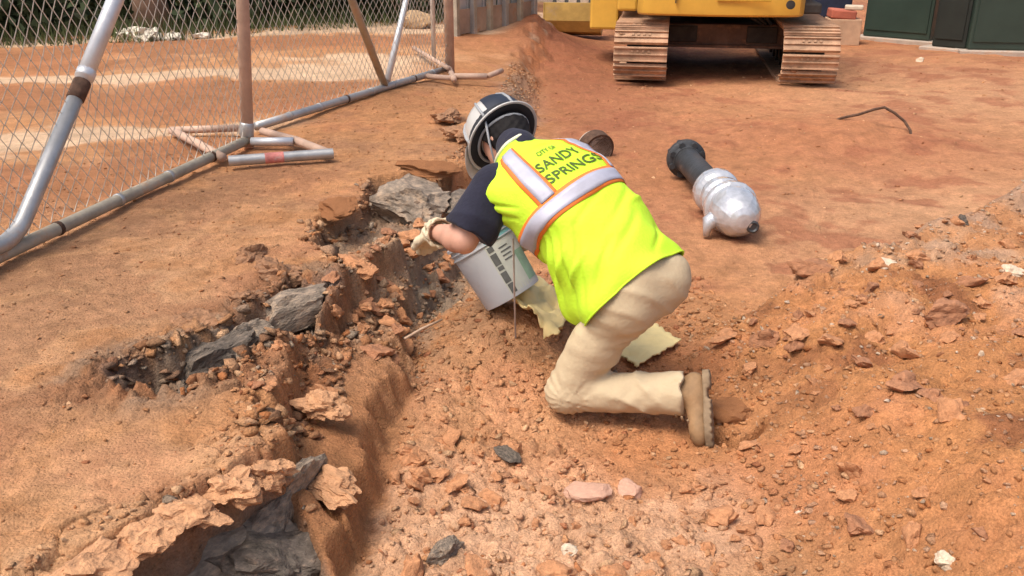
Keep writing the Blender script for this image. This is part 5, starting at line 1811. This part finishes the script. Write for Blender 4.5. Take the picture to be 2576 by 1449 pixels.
def strip(path, half, off, name, m, parent, thick=0.0018):
    """band on the cloth along path of (u,v), half its half-width in metres"""
    mb = MB()
    rows__ = []
    for i, (u, v) in enumerate(path):
        a, b = path[max(i - 1, 0)], path[min(i + 1, len(path) - 1)]
        du, dv = (b[0] - a[0]) * 0.17, b[1] - a[1]
        l_ = math.hypot(du, dv) or 1
        nu, nv_ = -dv / l_ / 0.17, du / l_
        rows__.append([on_vest(u + nu * half * t, v + nv_ * half * t, off) for t in (-1, -0.5, 0, 0.5, 1)])
    vs = [p for r__ in rows__ for p in r__]
    fs = []
    for i in range(len(rows__) - 1):
        for j in range(4):
            fs.append((i * 5 + j, i * 5 + j + 1, (i + 1) * 5 + j + 1, (i + 1) * 5 + j))
    mb.add(vs, fs)
    o_ = mb.build(name, m, parent, True)
    sol = o_.modifiers.new('cloth', 'SOLIDIFY')
    sol.thickness = thick
    sol.offset = 0
    return o_


D2 = math.radians
waist = [(D2(a), 0.365) for a in np.linspace(-70, 285, 110)]
strip(waist, 0.040, 0.0028, 'orange_border', M_ORNG, vest)
strip(waist, 0.0275, 0.0056, 'reflective_band', M_SILV, vest)
strapL = [(D2(127) + 0.04 * t + 0.12 * t * t, 0.402 + 0.255 * t) for t in np.linspace(0, 1, 30)]
strip(strapL, 0.036, 0.0028, 'orange_border', M_ORNG, vest)
strip(strapL, 0.025, 0.0056, 'reflective_strap', M_SILV, vest)
strapR = [(D2(26) - 0.06 * t - 0.22 * t * t, 0.402 + 0.255 * t) for t in np.linspace(0, 1, 30)]
strip(strapR, 0.036, 0.0028, 'orange_border', M_ORNG, vest)
strip(strapR, 0.025, 0.0056, 'reflective_strap', M_SILV, vest)
# collar piping
cp_ = [Vector(vest_pt(0.693, 2 * math.pi * k / 40)) + Vector(SS) * 0.004 for k in range(41)]
o = MB().tube(cp_, 0.007, 8, False).build('collar_piping', M_PIPING, vest, True)
hp_ = [Vector(VP[0, k % NT]) for k in range(NT + 1)]
o = MB().tube(hp_, 0.004, 6, False).build('hem_binding', M_VEST, vest, True)


def back_text(txt, size, u0, v0, name):
    cu = bpy.data.curves.new('tmp_text', 'FONT')
    cu.body = txt
    cu.size = size
    cu.align_x = 'CENTER'
    cu.offset = size * 0.012
    cu.resolution_u = 3
    to = bpy.data.objects.new('tmp_text', cu)
    COL.objects.link(to)
    dg = bpy.context.evaluated_depsgraph_get()
    me = bpy.data.meshes.new_from_object(to.evaluated_get(dg))
    bpy.data.objects.remove(to)
    bm = bmesh.new()
    bm.from_mesh(me)
    bmesh.ops.triangulate(bm, faces=bm.faces)
    for _ in range(2):
        bmesh.ops.subdivide_edges(bm, edges=[e for e in bm.edges if e.calc_length() > size * 0.16], cuts=1)
        bmesh.ops.triangulate(bm, faces=bm.faces)
    for v in bm.verts:
        # x runs to his right along the cloth (about 0.165 m of radius)
        v.co = on_vest(u0 - v.co.x / 0.150, v0 + v.co.y, 0.0035)
    bm.to_mesh(me)
    bm.free()
    me.name = name
    o_ = link(name, me, M_INK, vest)
    return o_


back_text('CITY OF', 0.026, D2(84), 0.563, 'lettering_small')
back_text('SANDY', 0.057, D2(82), 0.500, 'lettering')
back_text('SPRINGS', 0.057, D2(76), 0.438, 'lettering')


# gloves
def f_glove(wr, hp, fa):
    ax_ = unit(wr - fa)

    def f(P):
        d = None
        for a, b, r0, r1 in hp:
            k = sd_cap(P, a, b, r0 + 0.004, r1 + 0.004)
            d = k if d is None else smin(d, k, 0.008)
        cuff = sd_cap(P, wr - ax_ * 0.045, wr + ax_ * 0.03, 0.060, 0.042)
        cuff = cuff + 0.004 * np.sin(np.arctan2((P - wr) @ unit(np.cross(ax_, (0, 0, 1))), (P - wr)[..., 2]) * 9)
        cuff = np.maximum(cuff, -((P - wr) @ ax_ + 0.045))
        d = smin(d, cuff, 0.012)
        hollow = sd_cap(P, wr - ax_ * 0.12, wr - ax_ * 0.012, 0.052, 0.046)
        return np.maximum(d, -hollow)
    return f


for wr, hp, el, in ((WRL, HL_, ELBL), (WRR, HR_, ELBR)):
    pts_ = np.array([q for p_ in hp for q in p_[:2]])
    own(surface('glove', f_glove(wr, hp, el), np.minimum(pts_.min(0), wr) - 0.09, np.maximum(pts_.max(0), wr) + 0.09, 0.0055, M_GLOVE, person))


# boots
def boot(an, sh, toe_dir, name='boot'):
    """an ankle, sh shin direction towards the foot, toe_dir along the sole; the sole faces away along sh"""
    sh = unit(sh)
    td = unit(np.asarray(toe_dir) - sh * np.dot(toe_dir, sh))
    sd_ = np.cross(sh, td)
    Rm = np.stack([td, sd_, sh], 1)
    solez = 0.085

    KB = 0.86

    def f(P):
        P = an + (P - an) / KB
        d = sd_cap(P, an - sh * 0.10, an + sh * 0.03, 0.052, 0.050)
        d = smin(d, sd_cap(P, an + sh * 0.045 - td * 0.045, an + sh * 0.05 + td * 0.06, 0.040, 0.044), 0.03)
        d = smin(d, sd_ell(P, an + sh * 0.055 + td * 0.135, Rm, (0.075, 0.052, 0.040)), 0.03)
        d = np.maximum(d, (P - an) @ sh - solez)
        return d

    def fs_(P):
        q = (P - an) / KB
        x, y, z = q @ td, q @ sd_, q @ sh
        wd = np.interp(x, [-0.095, -0.06, 0.02, 0.10, 0.16, 0.215], [0.020, 0.038, 0.034, 0.048, 0.044, 0.014])
        d = np.maximum(np.abs(y) - wd, np.abs(z - (solez + 0.010)) - 0.016)
        d = np.maximum(d, np.maximum(-x - 0.092, x - 0.212))
        heel = np.where((x > -0.015) & (x < 0.025), z - (solez + 0.012), -1)
        lug = np.where((np.sin(x * 210) > 0.55) & (z > solez + 0.021), 0.004, -1)
        return np.maximum(np.maximum(d, heel), lug)
    pts_ = np.stack([an - sh * 0.15, an + sh * 0.15 + td * 0.25, an + td * 0.25, an - td * 0.12 + sh * 0.12])
    bo = own(surface(name, f, pts_.min(0) - 0.08, pts_.max(0) + 0.08, 0.007, M_BOOT, person))
    so = surface('sole', fs_, pts_.min(0) - 0.08, pts_.max(0) + 0.08, 0.006, M_SOLE, bo)
    lc = MB()
    for k in range(4):
        c_ = an - sh * (0.045 - 0.02 * k) + td * (0.055 + 0.012 * k)
        lc.tube([c_ - sd_ * 0.028, c_ + td * 0.012, c_ + sd_ * 0.028], 0.004, 6)
    l_ = lc.build('laces', M_SOLE, bo, True)
    return bo


boot(ANKL + unit(ANKL - KNEEL) * 0.012, unit(ANKL - KNEEL) + vec(0.0, 0.0, 0.05), vec(0.12, -0.55, -0.80))
boot(ANKR, unit(ANKR - KNEER), vec(-0.25, 0.9, 0.0))

# hard hat tipped away from the viewer: shell, brim, liner, strap
hatM = Matrix.Translation(Vector(HEAD + CROWN * 0.030)) @ Matrix(np.stack([EARR, FACE, CROWN], 1).tolist()).to_4x4()
hs = Matrix.Diagonal((0.93, 1.07, 1.0, 1.0))
shell = [(0.126, 0.0), (0.129, 0.006), (0.128, 0.05), (0.119, 0.09), (0.098, 0.124), (0.064, 0.146), (0.03, 0.154), (0.0, 0.155),
         (0.0, 0.151), (0.03, 0.150), (0.062, 0.142), (0.095, 0.121), (0.115, 0.088), (0.124, 0.048), (0.124, 0.004), (0.126, 0.0)]
M_HATD = mat('dark_hat_panel', (0.022, 0.027, 0.040), 0.45, var=0.2, scale=6, dust=0.10, dustcol=(0.2, 0.15, 0.11))
hat = own(MB().lathe(shell, hatM @ hs, 44).build('hard_hat', M_HAT, person, auto=50))
pn = MB()
prof_ = [(0.1305, 0.014), (0.1300, 0.05), (0.1212, 0.0905), (0.1002, 0.1255)]
for a_ in range(216, 337, 6):
    for r_, h_ in prof_:
        pn.v.append(tuple(hatM @ hs @ Vector((math.cos(R(a_)) * r_, math.sin(R(a_)) * r_, h_))))
for i_ in range(20):
    for j_ in range(3):
        pn.f.append((i_ * 4 + j_, i_ * 4 + j_ + 1, i_ * 4 + j_ + 5, i_ * 4 + j_ + 4))
pn.build('back_panel', M_HATD, hat, True)
o = MB().lathe([(0.120, -0.004), (0.150, -0.016), (0.153, -0.012), (0.150, -0.007), (0.131, 0.004), (0.129, 0.012), (0.124, 0.010), (0.120, -0.004)], hatM @ hs, 44).build('brim', M_HAT, hat, True)
for az in (150, 205, 262, 318):
    pth = [hatM @ hs @ Vector((math.cos(R(az)) * r_, math.sin(R(az)) * r_, h_)) for r_, h_ in ((0.131, 0.01), (0.1305, 0.05), (0.1215, 0.091), (0.100, 0.126), (0.066, 0.1485), (0.03, 0.157))]
    MB().tube(pth, [0.006, 0.006, 0.0055, 0.005, 0.005, 0.004], 6).build('shell_rib', M_STRAP, hat, True)
pk = MB()
n__ = 18
rowsb = []
for i in range(n__ + 1):
    a = math.pi * (0.14 + 0.72 * i / n__)
    rowsb.append([(math.cos(a) * 0.139, math.sin(a) * 0.159, 0.000), (math.cos(a) * 0.150, math.sin(a) * 0.172 + 0.045 * math.sin(a) ** 3, -0.010), (math.cos(a) * 0.150, math.sin(a) * 0.172 + 0.045 * math.sin(a) ** 3, -0.015), (math.cos(a) * 0.139, math.sin(a) * 0.159, -0.006)])
pk.v = [tuple(hatM @ Vector(p)) for r__ in rowsb for p in r__]
for i in range(n__):
    for j in range(4):
        j2 = (j + 1) % 4
        pk.f.append((i * 4 + j, i * 4 + j2, (i + 1) * 4 + j2, (i + 1) * 4 + j))
o = pk.build('peak', M_HAT, hat, True)
o = MB().lathe([(0.088, 0.016), (0.090, -0.006), (0.142, -0.013), (0.146, -0.0105), (0.134, 0.012), (0.124, 0.05), (0.112, 0.085), (0.09, 0.112), (0.05, 0.135), (0.0, 0.142), (0.0, 0.139), (0.05, 0.131), (0.087, 0.108), (0.108, 0.083), (0.112, 0.05), (0.100, 0.020), (0.088, 0.016)],
               hatM @ hs, 36).build('liner', M_LINER, hat, True)
bandp = []
for i in range(37):
    a = 2 * math.pi * i / 36
    bandp.append(hatM @ Vector((0.097 * math.cos(a), 0.116 * math.sin(a), -0.012 - 0.018 * max(0, -math.sin(a)))))
o = MB().tube(bandp, 0.006, 6, False).build('headband', M_STRAP, hat, True)
st_ = [hatM @ Vector((-0.108, -0.055, 0.004)), hatM @ Vector((-0.106, -0.035, -0.03)), hatM @ Vector((-0.096, 0.0, -0.07)), hatM @ Vector((-0.07, 0.05, -0.115)), hatM @ Vector((0.0, 0.075, -0.135))]
o = MB().tube(st_, [0.005, 0.005, 0.0045, 0.004, 0.004], 6).build('chin_strap', M_STRAP, hat, True)
gl_ = [hatM @ Vector((-0.086, 0.10, -0.02)), hatM @ Vector((-0.094, 0.05, -0.018)), hatM @ Vector((-0.092, -0.02, -0.022))]

# ================================================================ PAIL, STAKE, SHEETS, STICK
M_PAIL = mat('grey_plastic_pail', (0.48, 0.50, 0.52), 0.45, var=0.08, scale=3, bump=0.08, bscale=40, dust=0.22, dustcol=(0.42, 0.33, 0.25), dscale=9)
M_LAB = mat('pale_label', (0.50, 0.52, 0.46), 0.55, var=0.1, scale=12)
M_TEAL = mat('teal_label', (0.20, 0.44, 0.42), 0.55, var=0.12, scale=12)
M_LABG = mat('green_label_patch', (0.26, 0.40, 0.27), 0.55, var=0.25, scale=14)
M_LTXT = mat('label_print', (0.11, 0.115, 0.11), 0.6, var=0.25, scale=30)
pbot = at(1290, 742, 3.40)
ptop = at(1199, 590, 3.47)
pl = empty('pail', tuple(pbot))
tag(pl, 'grey plastic pail with teal and green label under his arm', 'pail')
axp = ptop - pbot
PLN = axp.length
QP = axp.to_track_quat('Z', 'X').to_matrix().to_4x4()
PM = Matrix.Translation(pbot) @ QP
PI_ = Matrix.Translation(pbot).inverted()
r0_, r1_ = 0.124, 0.136


def pp(o_):
    o_.matrix_parent_inverse = PI_
    return o_


pp(MB().lathe([(0.0, 0.006), (0.10, 0.006), (0.104, 0.0), (r0_, 0.0), (r0_ + 0.002, 0.01), (r1_, PLN), (r1_ - 0.004, PLN), (r0_ - 0.004, 0.02), (0.0, 0.02)], PM, 48).build('body', M_PAIL, pl, auto=40))
pp(MB().lathe([(r1_ - 0.001, PLN - 0.012), (r1_ + 0.008, PLN - 0.012), (r1_ + 0.008, PLN), (r1_ - 0.002, PLN + 0.003), (r1_ - 0.004, PLN - 0.004), (r1_ - 0.001, PLN - 0.012)], PM, 48).build('rim', M_PAIL, pl, auto=40))
for zz in (0.055, 0.032):
    pp(MB().lathe([(r1_ - 0.004, PLN - zz), (r1_ + 0.004, PLN - zz), (r1_ + 0.004, PLN - zz + 0.005), (r1_ - 0.004, PLN - zz + 0.005), (r1_ - 0.004, PLN - zz)], PM, 48).build('rib', M_PAIL, pl, auto=40))
# find the angle round the pail that faces the viewer
inv = PM.inverted()
cl_ = inv @ Vector((0, 0, CAM_H))
a_view = math.atan2(cl_.y, cl_.x)
xr = (PM.to_3x3() @ Vector((math.cos(a_view + 1.57), math.sin(a_view + 1.57), 0)))
sgn = 1 if xr.x > 0 else -1


def wrap_patch(name, a0, a1, h0_, h1_, m, off=0.0015):
    """patch on the pail: angles in degrees right of the viewer's line, heights as a share of the pail"""
    n_ = max(2, int(abs(a1 - a0) / 5))
    vs, fs = [], []
    for i in range(n_ + 1):
        a = a_view + sgn * R(a0 + (a1 - a0) * i / n_)
        for h_ in (h0_, h1_):
            rr = r0_ + (r1_ - r0_) * h_ + off
            vs.append(PM @ Vector((rr * math.cos(a), rr * math.sin(a), h_ * PLN)))
    for i in range(n_):
        fs.append((2 * i, 2 * i + 1, 2 * i + 3, 2 * i + 2))
    o_ = MB().add(vs, fs).build(name, m, pl, True)
    return pp(o_)


wrap_patch('label', -2, 85, 0.05, 0.80, M_LAB)
wrap_patch('teal_band', 2, 85, 0.80, 0.97, M_TEAL)
wrap_patch('green_patch', 45, 80, 0.10, 0.55, M_LABG, 0.0025)
for k, (h_a, h_b) in enumerate(((0.06, 0.20), (0.22, 0.38), (0.41, 0.47), (0.49, 0.66), (0.69, 0.77))):
    wrap_patch('printed_block', 0 if k % 2 else 1, 12, h_a, h_b, M_LTXT, 0.003)
for k in range(4):
    wrap_patch('printed_line', 20, 44 - 5 * (k % 2), 0.50 + 0.06 * k, 0.518 + 0.06 * k, M_LTXT, 0.003)
hh_ = []
for i in range(17):
    a = math.pi * i / 16
    hh_.append(PM @ Vector((math.cos(a) * 0.134, 0.05 + 0.02 * math.sin(a), PLN - 0.02 + 0.06 * math.sin(a))))
pp(MB().tube(hh_, 0.0025, 6).build('wire_handle', M_STEEL, pl, True))

sx_, sy_ = at(1296, 860, 3.20).x, 3.20
s_top = at(1291, 600, 3.17)
tag(MB().tube([Vector((at(1299, 885, 3.22).x, 3.22, at(1299, 885, 3.22).z - 0.04)), at(1294, 740, 3.2), s_top], 0.0042, 6).build('marker_stake', mat('pale_wire', (0.50, 0.40, 0.34), 0.7, var=0.2, dust=0.3), None, True),
    'thin pale stake standing upright in front of the grey pail', 'stake')

M_FOAM = mat('yellow_sheet', (0.80, 0.63, 0.29), 0.8, var=0.10, scale=9, bump=0.25, bscale=40, dust=0.14, dustcol=(0.50, 0.30, 0.15), dscale=9)


def sheet(name, corners, z_up, seed, crumple, label, res=22, hang=0.0):
    """torn sheet lying on the soil: corners given as picture points on the ground"""
    c_ = [onz(X, Y, 0.03) for X, Y in corners]
    top_, bot_ = [], []
    vs, fs = [], []
    from mathutils import noise as mn
    for i in range(res + 1):
        for j in range(res + 1):
            u, v = i / res, j / res
            e = 1
            uu = u + 0.05 * mn.noise(Vector((v * 7, seed, 0))) * (1 if u > 0.9 else 0.2) + (0.06 * mn.noise(Vector((v * 17, seed, 3))) if u in (0.0, 1.0) else 0)
            vv_ = v + (0.07 * mn.noise(Vector((u * 15, seed, 5))) if v in (0.0, 1.0) else 0)
            p = (c_[0] * (1 - uu) + c_[1] * uu) * (1 - vv_) + (c_[3] * (1 - uu) + c_[2] * uu) * vv_
            z = gz(p.x, p.y) + z_up + crumple * (0.6 + mn.noise(Vector((p.x * 9, p.y * 9, seed))) + 0.6 * mn.noise(Vector((p.x * 22, p.y * 22, seed))))
            vs.append(Vector((p.x, p.y, z)))
    n_ = res + 1
    for i in range(res):
        for j in range(res):
            fs.append((i * n_ + j, (i + 1) * n_ + j, (i + 1) * n_ + j + 1, i * n_ + j + 1))
    o_ = MB().add(vs, fs).build(name, M_FOAM, None, True)
    so = o_.modifiers.new('thickness', 'SOLIDIFY')
    so.thickness = 0.007
    so.offset = 1
    return tag(o_, label, 'sheet', 'torn yellow sheets by the knee')


sheet('torn_sheet', [(1288, 850), (1338, 758), (1455, 800), (1402, 903)], 0.045, 3.3, 0.058, 'crumpled yellow sheet left of the knee, below the pail')
sheet('torn_sheet', [(1560, 885), (1640, 805), (1712, 858), (1600, 918)], 0.028, 8.1, 0.008, 'flat torn yellow sheet showing behind the bent leg')

tag(MB().tube([at(1018, 852, 3.05), at(1060, 828, 3.12), at(1112, 804, 3.2)], [0.005, 0.006, 0.004], 6).build('stick', mat('dry_stick', (0.46, 0.32, 0.22), 0.9, var=0.2), None, True),
    'thin pale stick poking out of the trench wall', 'stick')
